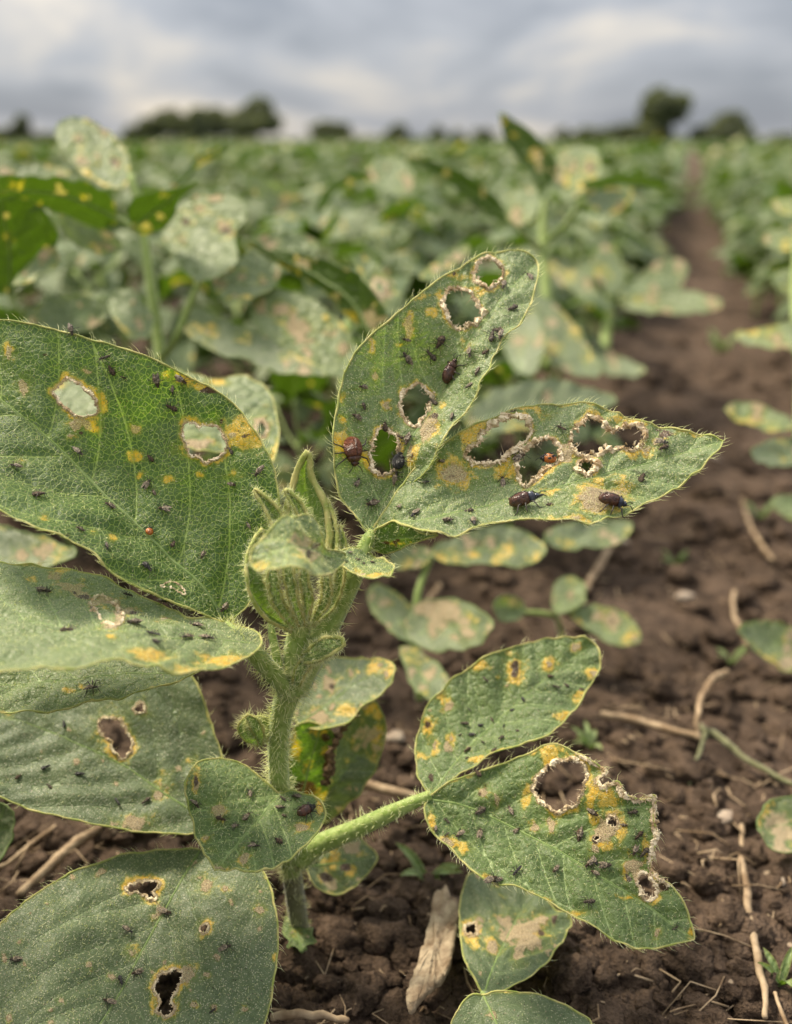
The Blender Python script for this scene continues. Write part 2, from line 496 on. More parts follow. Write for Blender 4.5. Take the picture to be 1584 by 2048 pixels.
# ------------------------------------------------------------------ leaves
class Leaf:
    """one blade: outline, holes and midrib lie on a curved 3-D surface through the given depths"""
    def __init__(self, parent, outline, mid, depth, mat, holes=(), yel=(), tan=(), brn=(), step=5.0, nlat=7, ang=50,
                 relief=0.0007, dust=0.6, tone=0.0, under=False, hair=1.0, fuzz=500, rim=0.0005, margin=0.00029, auto=(0, 0), seed=1,
                 name='leaflet', label=None, halo=1.0, midr=0.0005, sidehair=1.0, wave=0.0030, marginmat='margin'):
        rs = np.random.default_rng(seed)
        self.seed, self.relief, self.wave = seed, relief, wave
        self.flip = -1.0 if under else 1.0
        D = np.array(depth, float)
        self.X = D[:, :2] / 1000
        n = len(D)
        K = self._phi(np.linalg.norm(self.X[:, None] - self.X[None], axis=2)) + np.eye(n) * 2e-4
        Pm = np.c_[np.ones(n), self.X]
        A = np.block([[K, Pm], [Pm.T, np.zeros((3, 3))]])
        self.w = np.linalg.solve(A, np.r_[D[:, 2], 0, 0, 0])
        O = cr(outline, step)
        jag = (fbm(O[:, 0] / 22, O[:, 1] / 22, seed, 2) - 0.5) * step * 0.9
        tn = norm(np.roll(O, -1, 0) - np.roll(O, 1, 0))
        O = O + jag[:, None] * np.stack([tn[:, 1], -tn[:, 0]], 1)
        H = []
        for h in holes:
            q = cr(h, min(step, 4.0))
            t2 = norm(np.roll(q, -1, 0) - np.roll(q, 1, 0))
            a = (vn(q[:, 0] / 5, q[:, 1] / 5, seed + 3) - 0.5) * 6 + (vn(q[:, 0] / 14, q[:, 1] / 14, seed + 4) - 0.5) * 6
            H.append(q + a[:, None] * np.stack([t2[:, 1], -t2[:, 0]], 1))
        self.O, self.H = O, H
        lo, hi = O.min(0), O.max(0)
        gx, gy = np.meshgrid(np.arange(lo[0], hi[0], step), np.arange(lo[1], hi[1], step * 0.87))
        gx = gx + (np.arange(gx.shape[0])[:, None] % 2) * step / 2
        G = np.stack([gx.ravel(), gy.ravel()], 1) + rs.uniform(-0.18, 0.18, (gx.size, 2)) * step
        ok = inside(G, O)
        for h in H:
            ok &= ~inside(G, h)
        G = G[ok]
        loops = [O] + H
        dmin = np.full(len(G), 1e9)
        for q in loops:
            for k in range(len(q)):
                dmin = np.minimum(dmin, (G[:, 0] - q[k, 0]) ** 2 + (G[:, 1] - q[k, 1]) ** 2)
        G = G[dmin > (0.6 * step) ** 2]
        pts, edges = [], []
        for q in loops:
            s = len(pts)
            pts += [Vector(p) for p in q]
            edges += [(s + i, s + (i + 1) % len(q)) for i in range(len(q))]
        pts += [Vector(p) for p in G]
        vc, _, fc, *_r = delaunay_2d_cdt(pts, edges, [], 0, 1e-5)
        V2 = np.array([tuple(v) for v in vc])
        T = np.array([f for f in fc if len(f) == 3])
        c = V2[T].mean(1)
        ok = inside(c, O)
        for h in H:
            ok &= ~inside(c, h)
        T = T[ok]
        used = np.unique(T)
        mp = -np.ones(len(V2), int)
        mp[used] = np.arange(len(used))
        V2, T = V2[used], mp[T]
        # frame of the blade, in metres
        Pb = self.base(V2)
        self.c0 = Pb.mean(0)
        Mi = cr(mid, 12, closed=False)
        Mb = self.base(Mi)
        u = norm(Mb[-1] - Mb[0])
        nn = self.normal(V2).mean(0)
        nn = norm(nn - u * (nn @ u))
        self.u, self.v = u, np.cross(nn, u)
        self.Mi = Mi
        Muv = self.uv(Mi)
        self.Muv = Muv
        segA, segB = [], []
        tan2 = norm(np.gradient(Muv, axis=0))
        for i in range(nlat):
            s = (i + 0.35) / nlat * 0.92 + 0.03
            for sd in (-1, 1):
                k = s * (len(Muv) - 1) + sd * 0.25 * (len(Muv) - 1) / nlat
                k = min(max(k, 0), len(Muv) - 1)
                i0 = int(k)
                p = Muv[i0].copy()
                a0 = math.atan2(tan2[i0, 1], tan2[i0, 0])
                for j in range(9):
                    a = a0 + sd * R(ang + 6 * math.sin(i * 2.3 + sd) - 3.5 * j)
                    q = p + 0.0065 * np.array([math.cos(a), math.sin(a)])
                    segA.append(p); segB.append(q)
                    p = q
        self.lat = (np.array(segA), np.array(segB))
        P, N, uv, dv, dm = self.ev(V2)
        e = T[:60]
        fn = np.cross(P[e[:, 1]] - P[e[:, 0]], P[e[:, 2]] - P[e[:, 0]])
        if (fn * N[e[:, 0]]).sum() * self.flip < 0:
            T = T[:, ::-1]
        pxm = self.base(V2 + [1, 0]) - self.base(V2)
        mm = np.linalg.norm(pxm, axis=1).mean() * 1000          # millimetres per pixel here
        de = poly_dist(V2, O, True) * mm
        dh = np.full(len(V2), 99.0)
        for h in H:
            dh = np.minimum(dh, poly_dist(V2, h, True) * mm)
        wx = V2 + 17 * (np.stack([fbm(V2[:, 0] / 26, V2[:, 1] / 26, seed + 8, 3), fbm(V2[:, 0] / 26, V2[:, 1] / 26, seed + 9, 3)], 1) - 0.5)
        Y, Tn, B = np.zeros(len(V2)), np.zeros(len(V2)), np.zeros(len(V2))

        def put(F_, items):
            for it in items:
                x, y, rx = it[:3]
                ry = it[3] if len(it) > 3 else rx
                am = it[4] if len(it) > 4 else 1.0
                d2 = ((wx[:, 0] - x) / rx) ** 2 + ((wx[:, 1] - y) / ry) ** 2
                np.maximum(F_, am * np.exp(-0.7 * d2), out=F_)
        put(Y, yel)
        put(Tn, tan)
        put(B, brn)
        put(Y, [(t[0], t[1], t[2] * 1.7 + 3, (t[3] if len(t) > 3 else t[2]) * 1.7 + 3, 0.62) for t in tan])
        ia = rs.choice(len(V2), auto[0] + auto[1]) if sum(auto) else []
        for k, i in enumerate(ia):
            r = rs.uniform(3, 8) * max(1, step / 7)
            x, y = V2[i]
            if k < auto[0]:
                put(Tn, [(x, y, r, r * rs.uniform(0.6, 1.4), 0.9)])
                put(Y, [(x, y, r * 1.6, r * 1.6, 0.5)])
            else:
                put(Y, [(x, y, r * 2, r * 1.6, 0.7)])
        hal = np.exp(-(dh / 2.1) ** 2) * (0.32 + 1.0 * vn(V2[:, 0] / 30, V2[:, 1] / 30, seed + 21)) * halo
        Y = np.maximum(Y, hal)
        Tn = np.maximum(Tn, np.exp(-(dh / 0.95) ** 2) * 0.9)
        Y = np.maximum(Y, np.exp(-(de / 0.9) ** 2) * 0.95 * np.clip(vn(V2[:, 0] / 60, V2[:, 1] / 60, seed + 33) * 1.7 - 0.75, 0, 1))
        dst = np.clip(dust * (0.55 + 0.9 * fbm(V2[:, 0] / 90, V2[:, 1] / 90, seed + 12, 3)), 0, 1)
        me = mesh(name, P, T, dict(luv=np.c_[uv, np.zeros(len(uv))] + [seed * 0.37, seed * 0.11, 0], vein=np.minimum(dv, dm * 0.8) * 1000,
                                   edge=de, yel=Y, tan=Tn, brown=B, dust=dst, tone=np.full(len(V2), tone)))
        self.o = link(name, me, M[mat])
        keep(self.o, parent)
        if label:
            self.o['label'] = label
        self.V2, self.P, self.N = V2, P, N
        o = self.o
        if midr:
            q = self.ev(Mi)
            rr = np.linspace(midr, midr * 0.3, len(Mi))
            V, Fc = tube(q[0] - q[1] * (rr * 0.45)[:, None] * self.flip, rr, 6)
            link('midrib', mesh('midrib', V, Fc), M['vein'], o)
        if margin:
            q = self.ev(O)
            Pm_, Fm = tube(np.r_[q[0], q[0][:1]], margin * (0.7 + 0.7 * vn(np.arange(len(O) + 1) / 4.0, np.zeros(len(O) + 1), seed)), 5, jit=0.3)
            link('leaf_margin', mesh('leaf_margin', Pm_, Fm), M[marginmat], o)
        if rim:
            for k, h in enumerate(H):
                self.rim(h, rim, seed + k)
        Vs, Ds, Ls, Bs = [], [], [], []
        if hair:
            q = self.ev(O)
            nO = len(O)
            idx = rs.choice(nO, int(nO * 0.62 * hair))
            tn3 = norm(np.roll(q[0], -1, 0) - np.roll(q[0], 1, 0))
            ctr = np.cross(tn3, q[1])
            ins = self.base(O + 0.02 * (O.mean(0) - O)) - self.base(O)
            ctr = ctr * -np.sign((ctr * ins).sum(1))[:, None]
            sgn = np.sign((tn3 * (self.base(Mi[-1:]) - q[0])).sum(1))[:, None]
            d = ctr + 0.35 * q[1] + 0.45 * tn3 * sgn + 0.35 * rs.normal(size=(nO, 3))
            Vs.append(q[0][idx]); Ds.append(d[idx]); Ls.append(rs.uniform(0.0010, 0.0026, len(idx)))
            Bs.append(tn3[idx] * sgn[idx] * 0.8)
        if fuzz:
            idx = rs.choice(len(V2), int(fuzz))
            Vs.append(P[idx]); Ds.append(N[idx] + 0.9 * rs.normal(size=(len(idx), 3))); Ls.append(rs.uniform(0.0004, 0.0011, len(idx)))
            Bs.append(rs.normal(size=(len(idx), 3)) * 0.3)
        if Vs:
            V, Fc = hair_geo(np.concatenate(Vs), np.concatenate(Ds), np.concatenate(Ls), 0.000055, np.concatenate(Bs))
            ho = link('hair', mesh('hair', V, Fc), M['hair'], o)
            ho['kind'] = 'stuff'

    @staticmethod
    def _phi(r):
        return np.where(r > 1e-9, r * r * np.log(np.maximum(r, 1e-9)), 0)

    def z(self, Q):
        Q = np.asarray(Q, float) / 1000
        r = np.linalg.norm(Q[:, None] - self.X[None], axis=2)
        n = len(self.X)
        z = self._phi(r) @ self.w[:n] + self.w[n] + Q @ self.w[n + 1:]
        return np.minimum(z, zground(Q[:, 1] * 1000) * 0.985)

    def base(self, Q):
        Q = np.asarray(Q, float)
        return at(Q[:, 0], Q[:, 1], self.z(Q))

    def normal(self, Q):
        Q = np.asarray(Q, float)
        a = self.base(Q + [2, 0]) - self.base(Q - [2, 0])
        b = self.base(Q + [0, 2]) - self.base(Q - [0, 2])
        N = norm(np.cross(a, b))
        V = self.base(Q) - np.array([0, 0, CAM_H])
        return N * -np.sign((N * V).sum(1))[:, None]

    def uv(self, Q):
        d = self.base(Q) - self.c0
        return np.stack([d @ self.u, d @ self.v], 1)

    def ev(self, Q):
        """surface point, normal, blade coordinates, distance to side veins and to the midrib"""
        Q = np.asarray(Q, float)
        B, N, uv = self.base(Q), self.normal(Q), self.uv(Q)
        dv = seg_dist(uv, *self.lat)
        dm = poly_dist(uv, self.Muv)
        d = np.minimum(dv, dm)
        h = self.relief * 1.6 * (1 - np.exp(-(d / 0.0026) ** 2)) + self.relief * 0.25 * (vn(uv[:, 0] * 380, uv[:, 1] * 380, self.seed + 5) - 0.5)
        h = h + self.wave * (fbm(uv[:, 0] * 60, uv[:, 1] * 60, self.seed + 6, 2) - 0.5) + self.wave * .35 * (vn(uv[:, 0] * 190, uv[:, 1] * 190, self.seed + 7) - 0.5)
        return B + N * h[:, None] * self.flip, N, uv, dv, dm

    def rim(self, h, r, seed):
        """the chewed, dried-up border of a hole: a ragged, uneven roll with flakes"""
        rs = np.random.default_rng(seed)
        q = cr(h, 2.6)
        P, N = self.ev(q)[:2]
        n = len(P)
        r = r * min(1.0, .45 + n / 110)
        rr = r * (0.25 + 1.2 * vn(np.arange(n) / 3.1, np.zeros(n), seed) * (0.15 + 1.5 * vn(np.arange(n) / 13., np.ones(n), seed)))
        P = P + rs.normal(size=P.shape) * r * 0.28
        P = np.r_[P, P[:1]]
        rr = np.r_[rr, rr[:1]]
        V, Fc = tube(P, rr, 6, jit=0.9)
        V = V + rs.normal(size=V.shape) * r * 0.16
        b = Bag()
        b.add(V, Fc)
        k = int(n * 1.1)
        idx = rs.choice(n, k)
        c = P[idx] + rs.normal(size=(k, 3)) * r * 0.75
        s = r * rs.uniform(0.3, 0.95, (k, 1, 1))
        tet = np.array([[1, 1, 1], [-1, -1, 1], [-1, 1, -1], [1, -1, -1]], float)
        TV = (c[:, None] + s * (tet[None] * rs.uniform(0.3, 1.0, (k, 1, 3)) + rs.normal(size=(k, 4, 3)) * 0.35)).reshape(-1, 3)
        tf = np.array([[0, 1, 2], [0, 3, 1], [0, 2, 3], [1, 3, 2]])
        b.add(TV, (tf[None] + 4 * np.arange(k)[:, None, None]).reshape(-1, 3))
        # torn vein ends that reach into the hole
        kf = max(4, n // 9)
        ix = rs.choice(n, kf)
        Dn = P[:-1].mean(0) - P[ix] + rs.normal(size=(kf, 3)) * .0016
        b.add(*hair_geo(P[ix], Dn, rs.uniform(.0005, .0019, kf) * (r / .0005), .00008, rs.normal(size=(kf, 3)) * .5))
        ro = link('hole_rim', b.mesh('hole_rim', False), M['rim'], self.o)
        ro['kind'] = 'stuff'


def blade(C, W, face, fold=0.3, curl=0.0, n=16, m=9, seed=0, nlat=7, spots=0.5, wav=0.0, dust=0.5, tone=0.0, shape=None, jag=0.0):
    """a leaf blade about the midrib C (points), half widths W, facing face; returns mesh data and attributes"""
    C = spline3(C, n)
    s = np.linspace(0, 1, n)
    if np.ndim(W) == 0:
        W = W * np.clip(np.sin(np.pi * np.clip(s, 0, 1) ** 0.72), 0.0, 1) ** 0.85
        W[0] = max(W[0], 1e-5); W[-1] = 2e-5
    else:
        W = np.interp(s, np.linspace(0, 1, len(W)), W)
    T = norm(np.gradient(C, axis=0))
    fc = np.broadcast_to(np.asarray(face, float), C.shape)
    S = norm(np.cross(T, fc))
    N = norm(np.cross(S, T))
    x = np.linspace(-1, 1, m)
    Wj = W[:, None] * (1 + jag * (vn(s[:, None] * 14 + 0 * x[None], 3 * x[None] + 0 * s[:, None], seed) - 0.5))
    off = Wj * (fold * np.abs(x)[None] + curl * x[None] ** 2)
    rip = wav * (vn(s[:, None] * 7 + 0 * x, x[None] * 2.5 + 0 * s[:, None], seed + 2) - 0.5)
    k = s * nlat
    saw = np.abs(((k[:, None] - np.abs(x)[None] * 1.3 + 50) % 1) - 0.5)
    rel = 0.0005 * np.minimum(1, (0.5 - saw) * 5 + 0.0) * np.minimum(1, np.abs(x)[None] * 4)
    V = C[:, None] + S[:, None] * (x[None] * Wj)[..., None] + N[:, None] * (off + rip + rel)[..., None]
    Fc = [[i * m + j, i * m + j + 1, (i + 1) * m + j + 1, (i + 1) * m + j] for i in range(n - 1) for j in range(m - 1)]
    L = np.linalg.norm(np.diff(C, axis=0), axis=1).sum()
    luv = np.stack([np.broadcast_to(s[:, None] * L, (n, m)) + seed * 0.37, x[None] * Wj, np.zeros((n, m))], -1)
    vd = np.minimum((0.5 - saw) * L / nlat, np.abs(x)[None] * Wj) * 1000
    ed = (1 - np.abs(x))[None] * Wj * 1000
    f = 0.5 * fbm(luv[..., 0] * 90, luv[..., 1] * 90, seed + 3, 3) + 0.5 * vn(luv[..., 0] * 260, luv[..., 1] * 260, seed + 4)
    tn = np.clip((f - (0.70 - 0.2 * spots)) * 5, 0, 1) if spots else np.zeros((n, m))
    ye = np.clip((f - (0.62 - 0.2 * spots)) * 4, 0, 0.8) if spots else np.zeros((n, m))
    at_ = dict(luv=luv.reshape(-1, 3), vein=vd.ravel(), edge=ed.ravel(), yel=ye.ravel(), tan=tn.ravel(), brown=np.zeros(n * m),
               dust=np.full(n * m, dust), tone=np.full(n * m, tone))
    return V.reshape(-1, 3), Fc, at_, (C, S, N, W, x, Wj)


def blade_part(name, parent, pz, W, face, mat, hair=True, edge=0.00025, hl=(0.0007, 0.0016), keepit=True, hd=1.0, **k):
    """blade from (px, py, depth) points and half widths in pixels, with fuzzy margins"""
    pz = np.array(pz, float)
    C = at(pz[:, 0], pz[:, 1], pz[:, 2])
    Wm = np.array(W) * pz[:, 2].mean() / F
    V, Fc, A, (c, S, N, w, x, wj) = blade(C, Wm, face, **k)
    o = link(name, mesh(name, V, Fc, A), M[mat])
    keep(o, parent)
    n, m = len(c), len(x)
    G = V.reshape(n, m, 3)
    if edge:
        loop = np.concatenate([G[:, 0], G[::-1, -1]])
        tv, tf = tube(loop, edge * (0.8 + 0.5 * RNG.random(len(loop))), 5)
        link('leaf_margin', mesh('leaf_margin', tv, tf), M['margin'], o)
    if hair:
        P_, D_ = [], []
        for e_, sg in ((0, -1), (m - 1, 1)):
            kk = int(n * 5 * hd)
            u = RNG.uniform(0, n - 1.001, kk)
            i = u.astype(int); f = (u - i)[:, None]
            P_.append(G[i, e_] * (1 - f) + G[i + 1, e_] * f)
            D_.append(S[i] * sg + 0.5 * N[i] * RNG.normal(size=(kk, 1)) + 0.5 * RNG.normal(size=(kk, 3)))
        kk = int(n * m * 1.2 * hd)
        u = RNG.integers(0, len(V), kk)
        P_.append(V[u]); D_.append(N[u // m] * np.where(RNG.random(kk) < 0.5, 1, -1)[:, None] + 0.8 * RNG.normal(size=(kk, 3)))
        P_, D_ = np.concatenate(P_), np.concatenate(D_)
        hv, hf = hair_geo(P_, D_, RNG.uniform(*hl, len(P_)), 0.00005, 0.4 * RNG.normal(size=P_.shape))
        link('hair', mesh('hair', hv, hf), M['hair'], o)['kind'] = 'stuff'
    return o


def stalk(name, parent, pz, rpx, mat='stem', sides=12, ridge=0.06, nr=5, n=None, hairs=0, hl=(0.0010, 0.0024), zfix=True, droop=-0.25):
    """stem or petiole through (px, py, depth) points, radii in pixels, with standing hairs"""
    pz = np.array(pz, float)
    n = n or 6 * len(pz)
    C = spline3(at(pz[:, 0], pz[:, 1], pz[:, 2]), n)
    r = np.interp(np.linspace(0, 1, n), np.linspace(0, 1, len(rpx)), rpx) * np.interp(np.linspace(0, 1, n), np.linspace(0, 1, len(pz)), pz[:, 2]) / F
    r = r * (1 + 0.10 * (vn(np.arange(n) / 3.0, np.zeros(n), int(pz[0, 0])) - 0.5))
    V, Fc = tube(C, r, sides, ridge, nr)
    o = link(name, mesh(name, V, Fc), M[mat])
    keep(o, parent)
    if hairs:
        T, N, B = frames(C)
        i = RNG.integers(0, n, hairs)
        a = RNG.uniform(0, 2 * np.pi, hairs)
        j = np.clip(i + 1, 0, n - 1)
        f = RNG.random((hairs, 1))
        d = np.cos(a)[:, None] * N[i] + np.sin(a)[:, None] * B[i]
        P = C[i] * (1 - f) + C[j] * f + d * r[i][:, None] * 0.97
        D = d + 0.35 * RNG.normal(size=d.shape) + droop * T[i]
        hv, hf = hair_geo(P, D, RNG.uniform(*hl, hairs), 0.00008, 0.5 * RNG.normal(size=d.shape) + 0.3 * T[i])
        link('hair', mesh('hair', hv, hf), M['hair'], o)['kind'] = 'stuff'
    return o


# ------------------------------------------------------------------ soil
def soil_h(x, y):
    h = (fbm(np.asarray(x) * 9, np.asarray(y) * 9, 41, 4) - 0.5) * 0.030 + (fbm(np.asarray(x) * 60, np.asarray(y) * 60, 43, 3) - 0.5) * 0.012
    return h - 0.004


def soil_material():
    b = NB('dark_soil')
    tcn = b.n('ShaderNodeTexCoord').outputs['Object']
    big, mid, fine = b.noise(tcn, 7, 4), b.noise(tcn, 90, 4), b.noise(tcn, 700, 3)
    g = b.mix(b.ramp(b.math('ADD', b.math('MULTIPLY', mid, 0.6), b.math('MULTIPLY', fine, 0.4)), 0.34, 0.68), (0.022, 0.014, 0.009), (0.140, 0.095, 0.064))
    g = b.mix(b.ramp(big, 0.4, 0.7, 0, 0.35), g, (0.185, 0.13, 0.095))
    vo = b.n('ShaderNodeTexVoronoi', {'Vector': tcn, 'Scale': 160.0}, feature='F1')
    pk = b.n('ShaderNodeSeparateColor', {0: vo.outputs['Color']})
    g = b.mix(b.math('MULTIPLY', b.ramp(vo.outputs['Distance'], 0.14, 0.22, 1, 0), b.ramp(pk.outputs[0], 0.9, 0.93)), g, (0.34, 0.26, 0.18))
    bp = b.n('ShaderNodeBump', {'Height': b.math('ADD', mid, b.math('MULTIPLY', fine, 0.5)), 'Strength': 0.9, 'Distance': 0.006})
    pr = b.n('ShaderNodeBsdfPrincipled', {'Base Color': g, 'Roughness': 0.92, 'Specular IOR Level': 0.15, 'Normal': bp.outputs[0]})
    return b.done(pr.outputs[0])


M['soil'] = soil_material()
M['straw'] = plain('straw', (0.19, 0.125, 0.07), (0.44, 0.33, 0.21), 120, 0.75, 0.2, 0.5, 0.001)
M['husk'] = plain('dry_husk', (0.20, 0.14, 0.085), (0.46, 0.37, 0.25), 140, 0.8, 0.2, 0.7, 0.002)
M['pebble'] = plain('pebble', (0.26, 0.20, 0.15), (0.46, 0.38, 0.29), 60, 0.8, 0.2, 0.5, 0.002)
M['clod'] = M['soil']

xs = np.r_[-3000, -600, -120, -30, -8, -3, np.arange(-1.3, 1.61, 0.0085), 3, 8, 30, 120, 600, 3000]
ys = np.r_[-20, -2, np.arange(0.12, 1.3, 0.0065), np.arange(1.3, 3.2, 0.016), 4, 6, 12, 40, 150, 600, 3000]
gx, gy = np.meshgrid(xs, ys)
gz = soil_h(gx, gy)
far = (np.abs(gx) > 2) | (gy > 3.2) | (gy < 0)
gz[far] = -0.004
nx, ny = len(xs), len(ys)
ii = (np.arange(ny - 1)[:, None] * nx + np.arange(nx - 1)[None]).ravel()
ground = link('ground', mesh('ground', np.stack([gx.ravel(), gy.ravel(), gz.ravel()], 1), np.stack([ii, ii + 1, ii + nx + 1, ii + nx], 1)), M['soil'])
tag(ground, kind='structure')


def lump(seed, sub=2):
    import bmesh
    bm = bmesh.new()
    bmesh.ops.create_icosphere(bm, subdivisions=sub, radius=1)
    V = np.array([v.co for v in bm.verts])
    Fc = [[v.index for v in f.verts] for f in bm.faces]
    bm.free()
    d = 0.35 + 0.55 * fbm(V[:, 0] * 1.3 + 2 * V[:, 2], V[:, 1] * 1.3 - 2 * V[:, 2] + seed * 7, seed, 2) + 0.75 * (fbm(V[:, 0] * 3.1 + 4 * V[:, 2] + 9, V[:, 1] * 3.1 - 3 * V[:, 2] + seed, seed + 5, 3) - .2) ** 1.0
    return V * d[:, None] * [1, 0.85, 0.7], Fc


# clods of earth, nobody could count them
lumps = [lump(s, 3) for s in range(7)]
smalls = [lump(s + 20, 1) for s in range(5)]
bag = Bag()
PATH_X0, PATH_K = 0.026, 0.2517            # the bare strip between two rows: x = x0 + k y
for i in range(7600):
    py_ = 640 + 1500 * RNG.random() ** 0.8
    g = gat(RNG.uniform(-150, 1750), py_)
    s = 0.0009 + 0.0095 * RNG.random() ** 4.2
    if py_ < 1100:
        s *= 1.5
    V, Fc = lumps[i % 7] if s > .0042 else smalls[i % 5]
    a = RNG.uniform(0, 6.28)
    ca, sa = math.cos(a), math.sin(a)
    Q = V @ np.array([[ca, sa, 0], [-sa, ca, 0], [0, 0, 1]]) * s
    bag.add(Q + [g[0], g[1], soil_h(g[0], g[1]) + s * RNG.uniform(-.15, .3)], Fc)
clods = link('soil_clods', bag.mesh('soil_clods'), M['clod'])
tag(clods, kind='stuff')

bag = Bag()
for i in range(1100):
    g = gat(RNG.uniform(-100, 1700), 620 + 1500 * RNG.random())
    a, L = RNG.uniform(0, 6.28), 0.003 + 0.03 * RNG.random() ** 3
    d = np.array([math.cos(a), math.sin(a), RNG.uniform(-0.1, 0.25)]) * L
    z = soil_h(g[0], g[1]) + 0.003
    p = np.array([g[0], g[1], z])
    bag.add(*tube(np.array([p, p + d * 0.5 + RNG.normal(size=3) * 0.2 * L, p + d]), RNG.uniform(0.00015, 0.0005), 4))
tag(link('straw_litter', bag.mesh('straw_litter'), M['straw']), kind='stuff')


# ------------------------------------------------------------------ the chewed plant in front
main_base = gat(597, 1853)
plant = empty('soybean_plant', main_base, label='hairy soybean plant with large chewed, yellow-edged leaves crawling with tiny bugs', cat='plant')

stalk('stem', plant, [(604, 1900, .402), (598, 1850, .397), (588, 1780, .387), (576, 1695, .3745)], [20, 18, 19, 20.5], 'stem_old', hairs=260, n=24, hl=(.001, .0022))['label'] = 'brown woody foot of the stem'
stalk('stem', plant, [(583, 1745, .381), (575, 1690, .374), (562, 1600, .363), (556, 1510, .351), (564, 1430, .341), (588, 1360, .334)],
      [20, 21, 21, 21, 22, 26], hairs=1300, n=60, hl=(.0012, .0030))
stalk('stem', plant, [(584, 1385, .335), (592, 1310, .331), (598, 1250, .328), (600, 1215, .327)], [23, 25, 23, 18], hairs=420, n=30, hl=(.0012, .0028))
stalk('petiole', plant, [(590, 1385, .335), (622, 1320, .334), (660, 1240, .333), (700, 1160, .332), (735, 1085, .331), (748, 1062, .331)],
      [23, 24, 25, 22, 14, 9], ridge=0.15, nr=4, hairs=420, n=44, hl=(.0010, .0026))
stalk('petiole', plant, [(586, 1388, .335), (548, 1350, .329), (512, 1312, .322), (484, 1282, .320), (452, 1248, .328)],
      [20, 20, 18, 13, 8], hairs=520, n=36, hl=(.0014, .0032))
stalk('petiole', plant, [(600, 1720, .378), (640, 1690, .374), (720, 1655, .366), (800, 1618, .359), (862, 1590, .356)],
      [22, 21, 18, 15, 10], hairs=420, n=40)
stalk('stem', plant, [(566, 1390, .333), (556, 1330, .330), (544, 1270, .331), (538, 1228, .333)], [11, 10, 8, 3], hairs=160, n=20)

A = Leaf(plant, [(452, 1245), (480, 1228), (510, 1195), (540, 1130), (556, 1060), (560, 1000), (548, 930), (520, 875), (480, 820), (430, 780), (370, 750),
                 (300, 715), (220, 690), (140, 668), (60, 650), (0, 643), (-60, 642), (-130, 664), (-180, 730), (-165, 810), (-120, 900), (-60, 985), (0, 1024),
                 (60, 1055), (120, 1077), (165, 1098), (200, 1130), (240, 1162), (300, 1192), (360, 1217), (410, 1237)],
         [(450, 1240), (400, 1170), (345, 1115), (290, 1060), (230, 1010), (165, 940), (100, 880), (40, 830), (-40, 770), (-130, 715)],
         [(450, 1240, .329), (-140, 730, .345), (300, 715, .342), (0, 645, .347), (555, 1000, .334), (480, 820, .340), (100, 1067, .306), (0, 1024, .308),
          (230, 1010, .334), (100, 880, .338), (250, 1160, .314), (350, 1115, .331), (60, 960, .327), (190, 1070, .318)],
         'leaf_fresh',
         holes=[[(106, 786), (114, 772), (131, 761), (148, 763), (170, 778), (189, 795), (197, 816), (191, 827), (167, 839), (152, 831), (131, 816), (114, 801)],
                [(364, 865), (366, 852), (376, 842), (392, 849), (402, 854), (420, 850), (436, 856), (445, 869), (455, 884), (451, 903), (436, 916), (417, 926),
                 (405, 918), (390, 911), (379, 899), (371, 880)]],
         yel=[(481, 865, 44, 30), (500, 885, 30, 20), (367, 757, 34, 13), (400, 775, 26, 10), (273, 914, 18, 9), (278, 954, 9, 8), (339, 965, 15, 9), (401, 952, 10), (466, 952, 22, 12, .7),
              (223, 1079, 11), (91, 1035, 9), (182, 1070, 11, 10, .7), (360, 900, 22, 18, .6), (205, 805, 14, 22), (190, 850, 14, 18), (20, 705, 14, 18), (500, 850, 18, 24)],
         tan=[(23, 712, 8, 14), (49, 776, 9, 16), (177, 744, 9, 6), (151, 854, 12, 10), (178, 852, 10, 9), (267, 857, 8, 9), (41, 930, 8, 6, .7), (470, 870, 16, 6, .7), (140, 872, 6, 4)],
         brn=[(413, 784, 17, 6), (436, 841, 4, 4), (500, 872, 16, 4, .7), (160, 868, 7, 4), (92, 713, 4), (125, 1078, 20, 5, .6), (480, 862, 10, 4, .6)],
         nlat=6, ang=52, dust=.32, seed=1, fuzz=1500, step=4.6, rim=.00036, relief=.0008,
         label='broad upper leaflet with a fine net of veins and two rounded holes')

B = Leaf(plant, [(500, 1264), (430, 1246), (370, 1236), (310, 1213), (250, 1182), (200, 1162), (140, 1146), (80, 1138), (0, 1132), (-70, 1122), (-110, 1200), (-100, 1300), (-60, 1342), (0, 1348),
                 (90, 1345), (180, 1336), (250, 1330), (310, 1338), (370, 1352), (430, 1350), (470, 1335), (505, 1316), (522, 1292)],
         [(510, 1290), (440, 1286), (380, 1282), (300, 1274), (200, 1262), (100, 1250), (-60, 1236)],
         [(140, 1146, .334), (0, 1132, .334), (310, 1213, .327), (500, 1270, .324), (250, 1320, .272), (100, 1330, .268), (-60, 1330, .268), (430, 1335, .290), (100, 1240, .304), (300, 1270, .298)],
         'leaf_dull',
         yel=[(125, 1144, 22, 9), (300, 1316, 44, 12), (440, 1328, 54, 14), (372, 1345, 32, 12), (225, 1282, 12, 7), (60, 1160, 16, 10, .8)],
         tan=[(112, 1156, 12, 9), (140, 1180, 24, 10), (165, 1192, 16, 9), (262, 1222, 14, 8), (330, 1240, 16, 6, .8), (205, 1206, 30, 8), (240, 1236, 10, 22), (222, 1256, 20, 6)], brn=[(168, 1196, 10, 5), (150, 1186, 6, 4), (268, 1228, 8, 4)], dust=.95, seed=2, fuzz=1300, rim=.0006, nlat=7,
         label='drooping leaflet that arches towards the viewer, blurred along its near edge')
B.rim([(180, 1206), (198, 1196), (222, 1206), (240, 1228), (243, 1250), (228, 1258), (208, 1246), (192, 1228)], .0006, 81)
